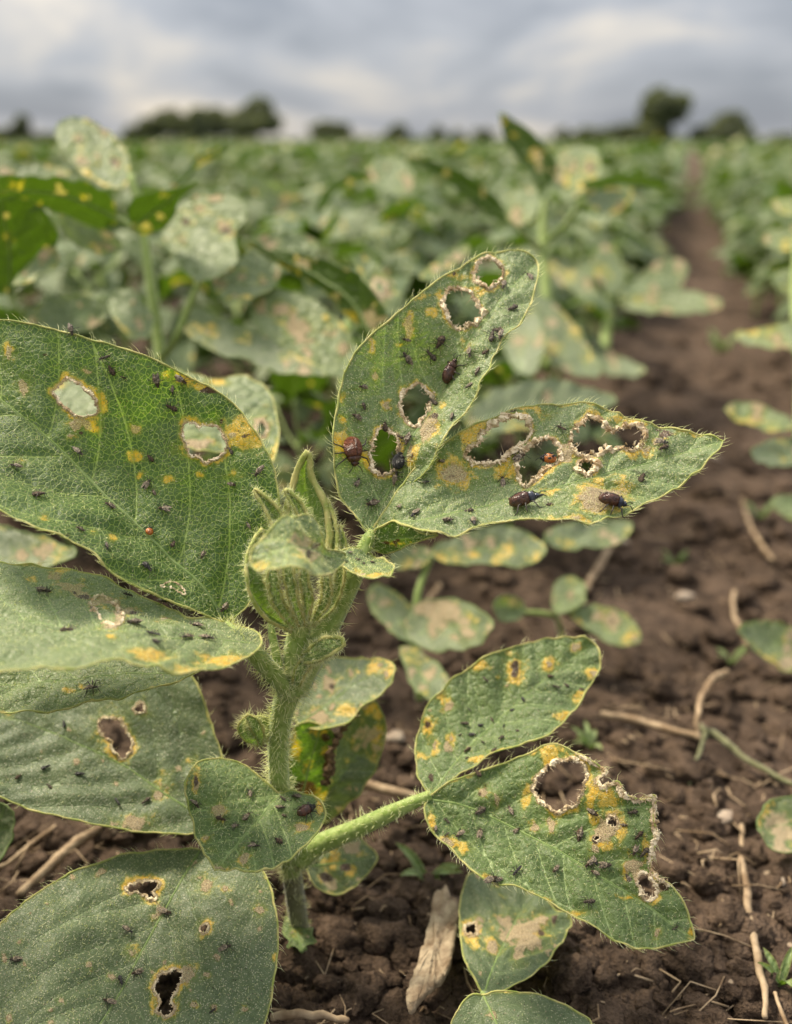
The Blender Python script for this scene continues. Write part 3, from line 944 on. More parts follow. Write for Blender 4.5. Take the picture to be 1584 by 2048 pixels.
A.rim([(318, 1176), (341, 1164), (360, 1176), (366, 1193), (352, 1186), (336, 1178)], .0004, 82)
B2 = Leaf(plant, [(400, 1330), (382, 1352), (330, 1370), (270, 1393), (190, 1409), (100, 1420), (0, 1425), (-70, 1420), (-110, 1370), (-80, 1310), (60, 1295), (240, 1300), (340, 1310)],
         [(400, 1335), (300, 1345), (180, 1358), (60, 1365), (-90, 1368)],
         [(400, 1330, .335), (-90, 1368, .330), (190, 1409, .3255), (0, 1425, .324), (240, 1300, .352), (60, 1295, .352), (330, 1370, .330), (180, 1358, .337)],
         'leaf_dull', yel=[(140, 1380, 14, 5), (170, 1374, 10, 4)], dust=.8, seed=18, fuzz=900, nlat=6, label='pale leaflet edge showing below the arched one')

C = Leaf(plant, [(736, 1068), (714, 1046), (692, 1020), (674, 991), (665, 947), (660, 890), (667, 843), (678, 789), (691, 739), (709, 704), (736, 674), (777, 642), (821, 604),
                 (868, 568), (916, 538), (963, 514), (1010, 503), (1048, 507), (1073, 523), (1077, 553), (1068, 590), (1055, 622), (1036, 650), (1008, 682), (991, 707), (976, 742),
                 (957, 780), (936, 815), (918, 845), (895, 885), (855, 940), (805, 1000), (765, 1050), (745, 1072)],
         [(739, 1067), (760, 1020), (790, 960), (834, 868), (871, 796), (892, 755), (935, 688), (975, 632), (1020, 578), (1070, 528)],
         [(736, 1068, .331), (660, 890, .336), (786, 966, .340), (890, 761, .352), (1068, 530, .366), (821, 606, .352), (957, 780, .334), (1010, 504, .368), (1058, 615, .352),
          (709, 704, .344), (740, 820, .344), (860, 930, .331)],
         'leaf_dull',
         holes=[[(957, 530), (972, 521), (995, 527), (1006, 543), (1001, 559), (988, 577), (971, 580), (954, 568), (949, 549)],
                [(894, 584), (909, 575), (931, 581), (950, 597), (956, 613), (969, 622), (960, 638), (947, 652), (928, 661), (909, 652), (894, 632), (884, 616), (887, 597)],
                [(802, 792), (818, 777), (840, 770), (859, 780), (862, 799), (856, 821), (843, 849), (827, 856), (811, 843), (800, 824)],
                [(747, 875), (758, 863), (777, 863), (796, 878), (802, 900), (797, 922), (786, 944), (767, 952), (748, 944), (739, 922), (740, 893)]],
         yel=[(676, 887, 26, 30), (732, 917, 14, 14), (868, 628, 14, 12), (818, 647, 10, 26, .9), (742, 698, 9, 15), (859, 856, 26, 38, .9), (688, 840, 10, 8), (774, 808, 12, 8), (685, 792, 9, 9),
              (827, 915, 11, 28), (905, 553, 30, 8, .9), (838, 595, 24, 8, .8), (880, 590, 12), (945, 575, 15, 10), (800, 690, 8, 5), (885, 812, 8, 16, .8), (960, 585, 20, 6)],
         tan=[(818, 655, 7, 20), (742, 698, 5, 11), (855, 862, 16, 26), (776, 812, 7, 5), (745, 755, 5, 9), (868, 840, 12, 12), (938, 686, 8, 6, .8), (822, 905, 6, 16, .8)],
         brn=[(871, 835, 10, 8), (830, 917, 6, 12, .7), (911, 551, 5, 4)],
         dust=.72, seed=3, fuzz=1500, nlat=7, ang=46, step=4.2, relief=.0009, rim=.00058,
         label='upright middle leaflet with four crusted holes and a pale furry rim')

D = Leaf(plant, [(741, 1068), (767, 1035), (799, 985), (838, 936), (876, 903), (913, 876), (954, 849), (995, 832), (1035, 821), (1081, 813), (1126, 809), (1176, 812), (1222, 823),
                 (1263, 839), (1308, 854), (1354, 864), (1404, 871), (1446, 882), (1446, 884), (1436, 910), (1404, 939), (1367, 966), (1326, 989), (1285, 1012), (1254, 1030), (1208, 1039),
                 (1163, 1050), (1117, 1048), (1076, 1047), (1013, 1054), (967, 1062), (922, 1071), (876, 1073), (840, 1066), (808, 1053), (785, 1045), (760, 1062)],
         [(744, 1065), (800, 1046), (845, 1042), (890, 1033), (967, 1013), (1035, 994), (1104, 975), (1172, 957), (1240, 939), (1308, 921), (1376, 903), (1446, 883)],
         [(741, 1068, .331), (1446, 883, .334), (1035, 994, .330), (1240, 939, .333), (1081, 813, .347), (954, 849, .343), (1263, 839, .345), (1117, 1048, .310), (876, 1073, .312),
          (838, 936, .337), (1254, 1030, .320), (890, 1033, .325)],
         'leaf_dull',
         holes=[[(935, 905), (954, 888), (961, 872), (973, 861), (995, 844), (1017, 836), (1045, 841), (1058, 855), (1059, 875), (1040, 892), (1017, 911), (995, 927), (967, 934), (944, 930), (934, 919)],
                [(1045, 903), (1067, 888), (1099, 883), (1117, 894), (1118, 914), (1108, 935), (1085, 948), (1063, 966), (1046, 968), (1036, 948), (1036, 921)],
                [(1140, 889), (1148, 862), (1172, 842), (1199, 838), (1213, 857), (1231, 862), (1254, 849), (1281, 854), (1292, 871), (1281, 889), (1264, 906), (1246, 895), (1217, 899), (1195, 912),
                 (1167, 912), (1146, 906)],
                [(1155, 930), (1167, 921), (1190, 926), (1194, 937), (1179, 947), (1161, 941)]],
         yel=[(908, 953, 40, 32), (1204, 990, 60, 34), (1135, 1041, 50, 12), (958, 857, 30, 12), (932, 875, 20, 24), (1022, 938, 22, 22), (1104, 980, 24, 6), (1040, 820, 40, 7), (1290, 900, 16, 16),
              (1010, 948, 24, 14), (1250, 842, 40, 7, .9), (1090, 830, 30, 14, .55), (1400, 872, 50, 5, .9), (1060, 960, 16, 14), (1190, 962, 26, 12, .6), (1130, 905, 18, 20, .8)],
         tan=[(908, 953, 24, 19), (1204, 992, 42, 22), (1285, 893, 14, 14, .8), (1130, 903, 8, 14), (1030, 927, 6, 18, .8), (1150, 1038, 18, 6, .7), (1313, 885, 12, 9, .7), (1128, 918, 10, 8)],
         brn=[(1330, 872, 16, 6), (900, 960, 14, 8, .5), (1190, 985, 20, 8, .45), (1025, 828, 12, 4, .8), (1320, 860, 16, 4, .7)],
         dust=.72, seed=4, fuzz=1700, nlat=8, ang=48, step=4.2, relief=.0010, rim=.00075,
         label='right-pointing leaflet with a chain of large tan-crusted holes')

Leaf(plant, [(742, 1069), (765, 1052), (788, 1045), (815, 1055), (842, 1068), (870, 1074), (840, 1082), (810, 1094), (780, 1106), (752, 1110), (740, 1092)],
     [(744, 1085), (790, 1078), (860, 1075)], [(742, 1069, .331), (870, 1074, .313), (752, 1110, .334), (788, 1045, .322), (810, 1094, .325)], 'leaf_dull',
     yel=[(800, 1085, 40, 12, .7)], brn=[(772, 1082, 8, 4), (795, 1080, 9, 4), (790, 1090, 5)], under=True, tone=.9, dust=.2, seed=5, fuzz=150, nlat=3, step=4, midr=0, name='leaflet')

# lower right leaf
K = Leaf(plant, [(862, 1588), (845, 1570), (835, 1550), (831, 1495), (843, 1448), (870, 1401), (910, 1358), (964, 1323), (1019, 1299), (1074, 1283), (1133, 1276), (1180, 1282), (1197, 1303),
                 (1199, 1338), (1184, 1366), (1164, 1397), (1141, 1428), (1113, 1456), (1082, 1479), (1043, 1495), (996, 1507), (957, 1530), (917, 1554), (885, 1573)],
         [(861, 1587), (910, 1525), (960, 1470), (1020, 1415), (1080, 1368), (1140, 1320), (1192, 1286)],
         [(862, 1588, .356), (1192, 1286, .392), (831, 1495, .374), (1082, 1479, .362), (1000, 1420, .378), (964, 1323, .388), (1184, 1366, .384)], 'leaf_dull',
         yel=[(1031, 1340, 20, 30), (1095, 1330, 18, 16), (1185, 1348, 18, 14), (1156, 1393, 16, 12), (952, 1334, 26, 10), (1130, 1434, 26, 10), (859, 1452, 16, 18), (870, 1495, 12, 16), (885, 1400, 14, 12),
              (960, 1524, 30, 7), (1000, 1506, 30, 6), (903, 1478, 12), (1152, 1297, 14)],
         tan=[(1152, 1297, 9), (898, 1413, 9), (867, 1490, 6, 9), (1095, 1330, 6, 5), (1185, 1350, 6), (905, 1478, 6)], brn=[(1030, 1336, 8, 13), (1027, 1352, 6, 6), (857, 1450, 7), (1164, 1380, 6, 4), (862, 1555, 6)],
         dust=.36, seed=6, fuzz=300, nlat=9, ang=52, step=5.5, relief=.0009, auto=(6, 3), hair=.4,
         label='lower leaflet covered with many dark specks, pointing up and away')

L = Leaf(plant, [(858, 1597), (890, 1573), (937, 1552), (988, 1534), (1035, 1514), (1070, 1502), (1090, 1491), (1113, 1489), (1133, 1496), (1152, 1506), (1176, 1516), (1211, 1541), (1213, 1546),
                 (1200, 1556), (1198, 1568), (1207, 1581), (1216, 1580), (1234, 1566), (1241, 1569), (1250, 1589), (1277, 1600), (1300, 1597), (1309, 1590), (1311, 1605), (1306, 1632), (1314, 1671), (1305, 1710), (1303, 1738),
                 (1318, 1760), (1344, 1773), (1368, 1808), (1383, 1847), (1388, 1876), (1386, 1880), (1364, 1889), (1309, 1898), (1262, 1892), (1215, 1874), (1176, 1851), (1137, 1829), (1097, 1806),
                 (1066, 1786), (1019, 1771), (972, 1763), (933, 1734), (898, 1698), (867, 1671), (851, 1636), (850, 1612)],
         [(859, 1599), (925, 1612), (996, 1640), (1066, 1675), (1133, 1710), (1191, 1749), (1250, 1784), (1309, 1824), (1386, 1877)],
         [(858, 1597, .356), (1387, 1877, .316), (1133, 1710, .338), (1152, 1507, .352), (1300, 1600, .338), (972, 1763, .336), (1215, 1874, .320), (1000, 1640, .351), (1010, 1530, .358), (1330, 1765, .328)],
         'leaf_dull',
         holes=[[(1074, 1561), (1097, 1535), (1125, 1523), (1152, 1521), (1170, 1535), (1172, 1561), (1164, 1593), (1148, 1611), (1121, 1623), (1097, 1615), (1078, 1600), (1070, 1581)],
                [(1213, 1645), (1218, 1637), (1226, 1636), (1233, 1644), (1231, 1652), (1222, 1655), (1215, 1652)],
                [(1190, 1675), (1197, 1672), (1200, 1679), (1194, 1684), (1188, 1681)],
                [(1270, 1765), (1276, 1752), (1289, 1749), (1301, 1758), (1308, 1770), (1316, 1783), (1312, 1797), (1297, 1801), (1281, 1784)]],
         yel=[(1219, 1597, 26, 24), (1100, 1503, 40, 14), (1186, 1588, 13, 38), (1242, 1663, 12, 34), (1052, 1592, 12, 28), (905, 1692, 36, 13), (863, 1644, 11, 24), (1292, 1702, 9, 26), (972, 1759, 14, 9),
              (1205, 1690, 26, 16), (1190, 1640, 12, 26), (1100, 1520, 14, 18), (1252, 1745, 8, 28), (1140, 1828, 40, 9), (1090, 1800, 20, 6), (1385, 1860, 6, 24), (1262, 1795, 22, 6), (930, 1700, 16, 14)],
         tan=[(1207, 1663, 17, 26), (1224, 1646, 20, 18), (1266, 1733, 18, 16), (968, 1585, 9, 10), (1101, 1650, 9, 14), (1313, 1865, 6, 8), (1190, 1560, 8, 20, .7), (1192, 1700, 9, 12), (898, 1690, 14, 7),
              (1280, 1752, 14, 12), (1070, 1655, 8, 6), (995, 1605, 5, 10), (1312, 1640, 6, 60, .75), (1318, 1775, 14, 9)],
         brn=[(1330, 1774, 10, 7), (1192, 1682, 6, 8), (960, 1588, 6, 7, .7)],
         dust=.30, seed=7, fuzz=1300, nlat=8, ang=50, step=4.6, relief=.0010, rim=.00050,
         label='ragged leaflet with torn right edge, big round hole and yellow blotches')
L.rim([(1152, 1508), (1180, 1520), (1211, 1541), (1205, 1552), (1198, 1560), (1200, 1572), (1208, 1580), (1200, 1568), (1196, 1556), (1206, 1545), (1180, 1524)], .0004, 71)
L.rim([(1208, 1580), (1234, 1567), (1250, 1589), (1277, 1600), (1307, 1594), (1309, 1630), (1314, 1671), (1305, 1710), (1303, 1738), (1318, 1760), (1340, 1772),
       (1318, 1763), (1299, 1742), (1300, 1710), (1309, 1671), (1303, 1632), (1304, 1600), (1277, 1604), (1247, 1593), (1234, 1571)], .00055, 72)

H = Leaf(plant, [(556, 1586), (536, 1576), (517, 1562), (488, 1542), (457, 1529), (425, 1523), (400, 1527), (384, 1541), (369, 1570), (367, 1596), (378, 1624), (389, 1665), (406, 1700), (429, 1734),
                 (431, 1736), (466, 1739), (507, 1742), (542, 1735), (577, 1719), (611, 1694), (640, 1662), (651, 1637), (645, 1611), (630, 1599), (608, 1594), (586, 1588)],
         [(560, 1590), (530, 1622), (500, 1657), (465, 1697), (430, 1735)],
         [(560, 1590, .351), (430, 1735, .317), (384, 1541, .347), (645, 1611, .345), (500, 1657, .334), (378, 1630, .333), (577, 1719, .324), (460, 1585, .346)], 'leaf_dull',
         yel=[(389, 1572, 11, 26), (412, 1674, 12, 8), (493, 1712, 16, 12), (440, 1732, 24, 9), (640, 1615, 8, 20), (610, 1655, 20, 8), (425, 1698, 12, 7, .6)],
         tan=[(391, 1580, 7, 12), (412, 1674, 7, 6), (493, 1712, 9, 12), (437, 1629, 11, 14), (440, 1730, 12, 6), (605, 1656, 16, 5), (428, 1620, 8, 6)],
         brn=[(388, 1570, 5, 14), (446, 1731, 8, 4, .7)], dust=.3, seed=8, fuzz=900, nlat=5, ang=44, step=4.4, relief=.0009, midr=.0004,
         label='small heart-shaped leaf hanging in front of the stem')

J = Leaf(plant, [(400, 1702), (442, 1716), (500, 1730), (527, 1746), (544, 1786), (554, 1848), (557, 1892), (549, 1949), (541, 2002), (528, 2055), (500, 2110), (400, 2170), (200, 2200), (0, 2180),
                 (-80, 2100), (-90, 1960), (-40, 1890), (0, 1852), (53, 1804), (115, 1759), (177, 1735), (247, 1715), (309, 1706), (360, 1702)],
         [(400, 1704), (360, 1765), (320, 1835), (280, 1910), (240, 1985), (200, 2050), (130, 2150)],
         [(400, 1702, .366), (200, 2048, .318), (530, 2048, .326), (0, 1852, .338), (309, 1706, .366), (544, 1786, .352), (280, 1900, .342), (100, 2180, .302), (480, 1880, .338), (120, 1900, .331)],
         'leaf_grey',
         holes=[[(252, 1779), (266, 1770), (284, 1768), (300, 1764), (316, 1767), (318, 1778), (308, 1786), (313, 1797), (302, 1801), (288, 1794), (276, 1786), (262, 1788)],
                [(405, 1861), (409, 1854), (418, 1855), (421, 1862), (416, 1869), (408, 1868)],
                [(310, 1971), (327, 1950), (352, 1941), (366, 1955), (354, 1978), (342, 1998), (346, 2020), (330, 2034), (315, 2024), (317, 1996)]],
         yel=[(309, 2000, 10, 26), (555, 1915, 5, 10), (348, 2020, 7, 20)], tan=[(372, 1950, 20, 16), (386, 2009, 9, 6), (413, 1776, 15, 11), (454, 1785, 7), (517, 1819, 9, 8), (310, 1838, 6), (265, 1905, 9, 9, .8)],
         brn=[(331, 1823, 6)], dust=.65, seed=9, fuzz=3200, nlat=6, ang=44, step=5.5, relief=.0005, wave=.0035, auto=(40, 0), rim=.00036,
         label='large grey-green leaflet with pale grit and a ragged hole')

I = Leaf(plant, [(430, 1660), (400, 1668), (350, 1672), (297, 1667), (212, 1655), (141, 1642), (71, 1623), (0, 1595), (-70, 1570), (-120, 1500), (-90, 1430), (0, 1405), (100, 1392), (200, 1370), (290, 1345),
                 (350, 1335), (384, 1354), (407, 1400), (424, 1453), (438, 1496), (446, 1540), (450, 1600), (445, 1640)],
         [(440, 1655), (353, 1605), (254, 1535), (160, 1490), (60, 1450), (-90, 1420)],
         [(430, 1660, .366), (384, 1354, .392), (0, 1595, .362), (0, 1420, .385), (200, 1500, .378), (446, 1540, .380)], 'leaf_grey',
         holes=[[(198, 1448), (213, 1438), (240, 1446), (257, 1472), (264, 1500), (249, 1517), (232, 1508), (223, 1486), (205, 1470)], [(270, 1420), (276, 1411), (287, 1412), (292, 1421), (285, 1430), (275, 1429)]],
         yel=[(281, 1420, 22, 20, .6), (232, 1480, 40, 44, .45)], tan=[(268, 1652, 26, 14), (222, 1462, 24, 28, .55), (330, 1570, 12, 16, .6), (318, 1590, 9), (225, 1648, 10, 6)], dust=.55, seed=10, fuzz=300, nlat=8, ang=52,
         step=7, relief=.0006, hair=.4, rim=.00034, auto=(14, 4), label='shaded lower leaf with one oval and one tiny round hole')

# leaves of the plant behind its stem
Leaf(plant, [(590, 1410), (610, 1342), (660, 1322), (730, 1318), (780, 1325), (793, 1345), (770, 1385), (720, 1420), (690, 1450), (640, 1462), (600, 1455)],
     [(600, 1445), (660, 1405), (730, 1360), (790, 1338)], [(600, 1445, .40), (790, 1338, .405), (660, 1322, .42), (690, 1450, .392), (600, 1350, .412)], 'leaf_grey',
     yel=[(755, 1340, 22, 14), (785, 1350, 12, 16), (690, 1420, 20, 14)], tan=[(660, 1372, 12, 14), (640, 1435, 20, 14), (765, 1335, 8, 6), (700, 1350, 7)], brn=[(664, 1374, 7, 6)], dust=.6, seed=11, fuzz=100, step=7, nlat=5,
     auto=(16, 5), hair=.4, label='pale spotted leaflet just behind the stem, tip to the right')
Leaf(plant, [(660, 1500), (700, 1440), (740, 1403), (762, 1425), (769, 1480), (745, 1550), (700, 1605), (650, 1642), (600, 1645), (585, 1600), (620, 1540)],
     [(600, 1630), (660, 1580), (710, 1510), (750, 1420)], [(600, 1630, .412), (750, 1410, .42), (650, 1500, .405), (745, 1550, .416), (700, 1500, .418)], 'leaf_grey',
     yel=[(745, 1420, 24, 18), (750, 1470, 16, 24)], tan=[(730, 1465, 30, 16, .8), (745, 1500, 10, 22, .6), (700, 1520, 12, .7)], dust=.55, seed=12, fuzz=80, step=7, nlat=6, auto=(22, 5), hair=.3)
cu = Leaf(plant, [(585, 1470), (605, 1448), (650, 1455), (668, 1470), (672, 1500), (662, 1545), (650, 1600), (625, 1640), (595, 1620), (580, 1560)], [(600, 1620), (615, 1540), (640, 1460)],
          [(600, 1620, .395), (640, 1455, .395), (585, 1500, .396), (668, 1500, .399), (650, 1590, .40)], 'leaf_fresh', yel=[(590, 1500, 16, 28), (616, 1525, 14, 16), (645, 1465, 24, 12), (625, 1600, 30, 30), (655, 1500, 12, 16)],
          tan=[(585, 1475, 10, 12)], brn=[(612, 1575, 20, 18), (660, 1540, 12, 40), (650, 1475, 9, 8), (600, 1600, 20, 8, .8)], under=True, tone=.3, dust=.1, seed=13, fuzz=60, step=5.5, nlat=4, hair=.4,
          label='yellow and brown dying leaflet folded behind the stem')
pz = np.array([(712, 1424, .398), (690, 1450, .395), (668, 1490, .393), (660, 1530, .393), (654, 1565, .395)])
b_ = Bag()
Cc = spline3(at(pz[:, 0], pz[:, 1], pz[:, 2]), 40)
b_.add(*tube(Cc + RNG.normal(size=Cc.shape) * .0004, .0012 * (0.4 + 1.2 * RNG.random(40)), 6, jit=.9))
keep(link('withered_edge', b_.mesh('withered_edge', False), M['rim_dark']), plant)
Leaf(plant, [(630, 1705), (660, 1672), (700, 1665), (735, 1690), (752, 1712), (742, 1740), (700, 1780), (662, 1790), (625, 1770), (615, 1735)], [(625, 1730), (690, 1725), (750, 1715)],
     [(625, 1730, .395), (750, 1715, .408), (690, 1665, .415), (680, 1788, .398)], 'leaf_grey', yel=[(665, 1725, 22, 14), (700, 1745, 14, 14), (655, 1680, 22, 12)], tan=[(700, 1695, 24, 12), (660, 1765, 14, 14), (690, 1670, 16, 10)],
     brn=[(655, 1752, 12, 9), (690, 1735, 8)], dust=.5, seed=14, fuzz=40, step=7, nlat=4, auto=(8, 4), hair=.2)
S_ = Leaf(plant, [(60, 830), (100, 790), (160, 755), (300, 735), (420, 757), (480, 752), (530, 778), (553, 830), (557, 890), (543, 926), (480, 905), (400, 905), (250, 880), (120, 862)],
          [(80, 830), (250, 825), (400, 830), (556, 880)], [(80, 830, .45), (556, 880, .43), (420, 757, .47), (400, 905, .42), (250, 740, .47)], 'leaf_pale',
          holes=[[(512, 858), (520, 847), (530, 850), (533, 862), (524, 875), (514, 870)]], yel=[(435, 765, 24, 9), (546, 910, 12, 18)], tan=[(390, 890, 30, 12), (520, 850, 14, 16), (340, 800, 24, 16)], dust=.8, seed=15, fuzz=0,
          step=9, nlat=7, auto=(6, 3), hair=.5, rim=.0007, label='pale leaf seen through the holes of the broad leaflet before it')
stalk('petiole', plant, [(560, 1600, .365), (400, 1740, .37), (120, 1000, .43), (70, 830, .45)], [6, 6, 6, 5], hairs=0) if False else None

# the young folded shoot
blade_part('young_leaflet', plant, [(594, 1130, .338), (598, 1070, .338), (604, 1000, .337), (612, 940, .336), (616, 904, .335)], [34, 46, 42, 20, 2], (0, -.95, .3), 'leaf_young', fold=-.75, n=22, m=11, spots=0, dust=.35,
           edge=.0007, seed=3, hl=(.0009, .002), label=None) if False else None


def young(pz, W, face, fold, curl=0.0, edge=.0006, hd=1.0, mat='leaf_young', n=20, m=9, seed=1, spots=0, dust=.4, hl=(.0008, .0019), label=None, **k):
    o = blade_part('young_leaflet', plant, pz, W, face, mat, fold=fold, curl=curl, n=n, m=m, spots=spots, dust=dust, edge=edge, seed=seed, hl=hl, hd=hd, **k)
    if label:
        o['label'] = label
    return o


young([(618, 1150, .338), (622, 1080, .340), (618, 1010, .341), (610, 950, .339), (618, 903, .335)], [30, 46, 40, 17, 2], (-.1, -.95, .25), .8, seed=21, edge=.0010, hd=1.6, label='tall folded young leaf at the top of the shoot')
young([(560, 1110, .331), (556, 1060, .331), (540, 1020, .331), (508, 980, .330)], [10, 14, 12, 2], (.4, -.85, .2), .9, seed=22, edge=.0006, hd=1.6)
young([(612, 1080, .328), (606, 1040, .327), (592, 1008, .326), (570, 980, .325)], [9, 10, 9, 2], (.3, -.9, .2), .9, seed=23, edge=.0006, hd=1.6)
young([(580, 1255, .326), (528, 1222, .321), (496, 1168, .318), (492, 1110, .320), (520, 1060, .324)], [8, 18, 22, 17, 3], (.75, -.6, .1), .7, .3, seed=24, edge=.0006, hd=1.8, jag=.4)
young([(590, 1252, .322), (556, 1205, .316), (546, 1150, .314), (552, 1100, .316)], [6, 10, 11, 5], (.25, -1, .1), -.5, seed=25, edge=.0005, hd=2.2, jag=.5)
young([(604, 1252, .321), (588, 1200, .316), (577, 1150, .314), (572, 1100, .315)], [6, 9, 10, 5], (0, -1, .1), -.6, seed=26, edge=.0005, hd=2.2, jag=.5)
young([(610, 1250, .323), (615, 1205, .317), (608, 1150, .314), (598, 1095, .315)], [5, 9, 9, 4], (-.1, -1, .1), -.5, seed=27, edge=.0005, hd=2.2, jag=.5)
young([(622, 1248, .324), (650, 1200, .320), (652, 1150, .318), (640, 1100, .319)], [5, 9, 10, 5], (-.4, -.9, .1), -.5, seed=28, edge=.0005, hd=2.2, jag=.5)
young([(625, 1250, .328), (668, 1205, .328), (686, 1155, .328), (684, 1110, .329)], [6, 12, 12, 4], (-.6, -.8, .2), .7, seed=29, edge=.0005, hd=1.8, jag=.4)
young([(660, 1150, .333), (672, 1090, .335), (668, 1040, .336), (655, 1000, .337)], [12, 14, 12, 3], (-.6, -.8, .1), .7, seed=31, edge=.0006, hd=1.4)
young([(690, 1120, .334), (690, 1090, .334), (684, 1066, .334), (680, 1050, .334)], [5, 7, 6, 2], (-.4, -.9, .1), .6, seed=32, edge=.0004, n=12)

E = Leaf(plant, [(500, 1112), (515, 1085), (545, 1055), (575, 1038), (610, 1032), (632, 1045), (640, 1070), (652, 1092), (684, 1112), (672, 1142), (640, 1152), (608, 1142), (575, 1132), (545, 1138), (512, 1136)],
         [(690, 1125), (630, 1095), (580, 1088), (505, 1122)], [(690, 1125, .312), (505, 1125, .272), (590, 1040, .286), (600, 1135, .266), (660, 1145, .285)], 'leaf_dull',
         yel=[(615, 1100, 22, 26), (520, 1128, 26, 10), (610, 1128, 30, 8, .6)], tan=[(612, 1088, 16, 14), (626, 1106, 20, 12), (590, 1075, 8, 6)], brn=[(627, 1104, 7, 8), (636, 1090, 6)], dust=.85, seed=16, fuzz=700, step=4.2, nlat=4,
         label='small curled leaf nearest the viewer, blurred in front of the shoot')
E2 = Leaf(plant, [(676, 1112), (700, 1104), (730, 1102), (760, 1114), (784, 1130), (788, 1142), (776, 1158), (745, 1160), (715, 1152), (690, 1140), (678, 1128)],
          [(680, 1120), (730, 1128), (785, 1140)], [(680, 1120, .322), (785, 1142, .318), (730, 1102, .330), (735, 1160, .308)], 'leaf_dull',
          yel=[(705, 1146, 20, 8), (750, 1156, 34, 9), (718, 1140, 12, 6)], tan=[(722, 1146, 12, 4)], dust=.6, seed=17, fuzz=350, step=4, nlat=3, hair=1.3, label='tiny yellow-edged leaf at the joint of the right leaf stalk')
# hairy stipules and side buds
young([(606, 1318, .327), (630, 1306, .322), (655, 1292, .320), (686, 1284, .321)], [8, 17, 19, 7], (-.1, -.85, .5), -.35, seed=33, edge=.0006, hd=2.2, label='small woolly side leaf below the shoot')
young([(592, 1370, .329), (600, 1345, .327), (614, 1325, .327), (640, 1312, .328)], [8, 12, 12, 4], (-.2, -.9, .3), -.4, seed=34, edge=.0005, hd=1.5)
for a_ in (((520, 1488, .345), (498, 1476, .342), (486, 1455, .341), (496, 1434, .342)), ((522, 1488, .344), (516, 1466, .340), (506, 1446, .339), (494, 1432, .340)), ((528, 1482, .346), (533, 1464, .345), (526, 1446, .344), (512, 1436, .345))):
    young(list(a_), [4, 12, 12, 3], (-.2, -.9, .3), -.5, seed=35, edge=.0004, n=12, hd=1.0, hl=(.001, .0026))


# ------------------------------------------------------------------ insects
M['bug_grey'] = plain('grey_bug', (0.016, 0.013, 0.010), (0.24, 0.19, 0.13), 7, 0.5, 0.4, 0.6, 0.06)
M['bug_brown'] = plain('brown_bug', (0.018, 0.012, 0.008), (0.20, 0.13, 0.075), 7, 0.5, 0.4, 0.6, 0.06)
M['bug_black'] = plain('black_bug', (0.012, 0.011, 0.011), (0.05, 0.045, 0.042), 7, 0.35, 0.5, 0.4, 0.06)
M['bug_wing'] = plain('bug_wing', (0.06, 0.045, 0.03), (0.34, 0.27, 0.18), 7, 0.45, 0.4, 0.3, 0.06)
M['bug_leg'] = plain('bug_leg', (0.015, 0.012, 0.01), (0.05, 0.04, 0.03), 900, 0.45, 0.4)
M['beetle_red'] = plain('red_brown_shell', (0.10, 0.020, 0.008), (0.20, 0.055, 0.018), 7, 0.22, 0.6, 0.5, 0.06)
M['beetle_dark'] = plain('dark_brown_shell', (0.035, 0.012, 0.008), (0.10, 0.035, 0.018), 7, 0.22, 0.6, 0.3, 0.06)
M['beetle_black'] = plain('black_shell', (0.008, 0.008, 0.009), (0.03, 0.028, 0.028), 7, 0.25, 0.6, 0.6, 0.06)
M['beetle_blue'] = plain('blue_black_shell', (0.016, 0.020, 0.035), (0.05, 0.06, 0.09), 7, 0.2, 0.6, 0.2, 0.06)
M['beetle_orange'] = plain('orange_shell', (0.28, 0.065, 0.008), (0.45, 0.15, 0.02), 7, 0.2, 0.6, 0.2, 0.06)


def blob(bag, c, r, seg=9, rings=7, fn=None):
    """an ellipsoid, x forward, z up"""
    V, Fc = [], []
    for i in range(rings + 1):
        t = math.pi * i / rings
        for j in range(seg):
            a = 2 * math.pi * j / seg
            p = np.array([math.cos(t), math.sin(t) * math.cos(a), math.sin(t) * math.sin(a)])
            V.append(np.array(c) + np.array(r) * (fn(p) if fn else p))
    for i in range(rings):
        for j in range(seg):
            Fc.append([i * seg + j, i * seg + (j + 1) % seg, (i + 1) * seg + (j + 1) % seg, (i + 1) * seg + j])
    bag.add(V, Fc)


def flat_under(p):
    return np.array([p[0], p[1], p[2] if p[2] > 0 else p[2] * 0.35])


def body_of_revolution(prof, seed, seg=10, rough=0.06):
    """one closed body along x: (x, half width, height) rows"""
    rs = np.random.default_rng(seed)
    n = len(prof)
    V, Fc = [], []
    for x, w, h in prof:
        for j in range(seg):
            a = 2 * math.pi * j / seg
            k = 1 + rough * rs.normal()
            z = math.sin(a)
            V.append([x, w * math.cos(a) * k, h * (z if z > 0 else 0.45 * z) * k + 0.16])
    for i in range(n - 1):
        for j in range(seg):
            Fc.append([i * seg + j, (i + 1) * seg + j, (i + 1) * seg + (j + 1) % seg, i * seg + (j + 1) % seg])
    Fc.append(list(range(seg)))
    Fc.append([(n - 1) * seg + j for j in range(seg)][::-1])
    return np.array(V), Fc


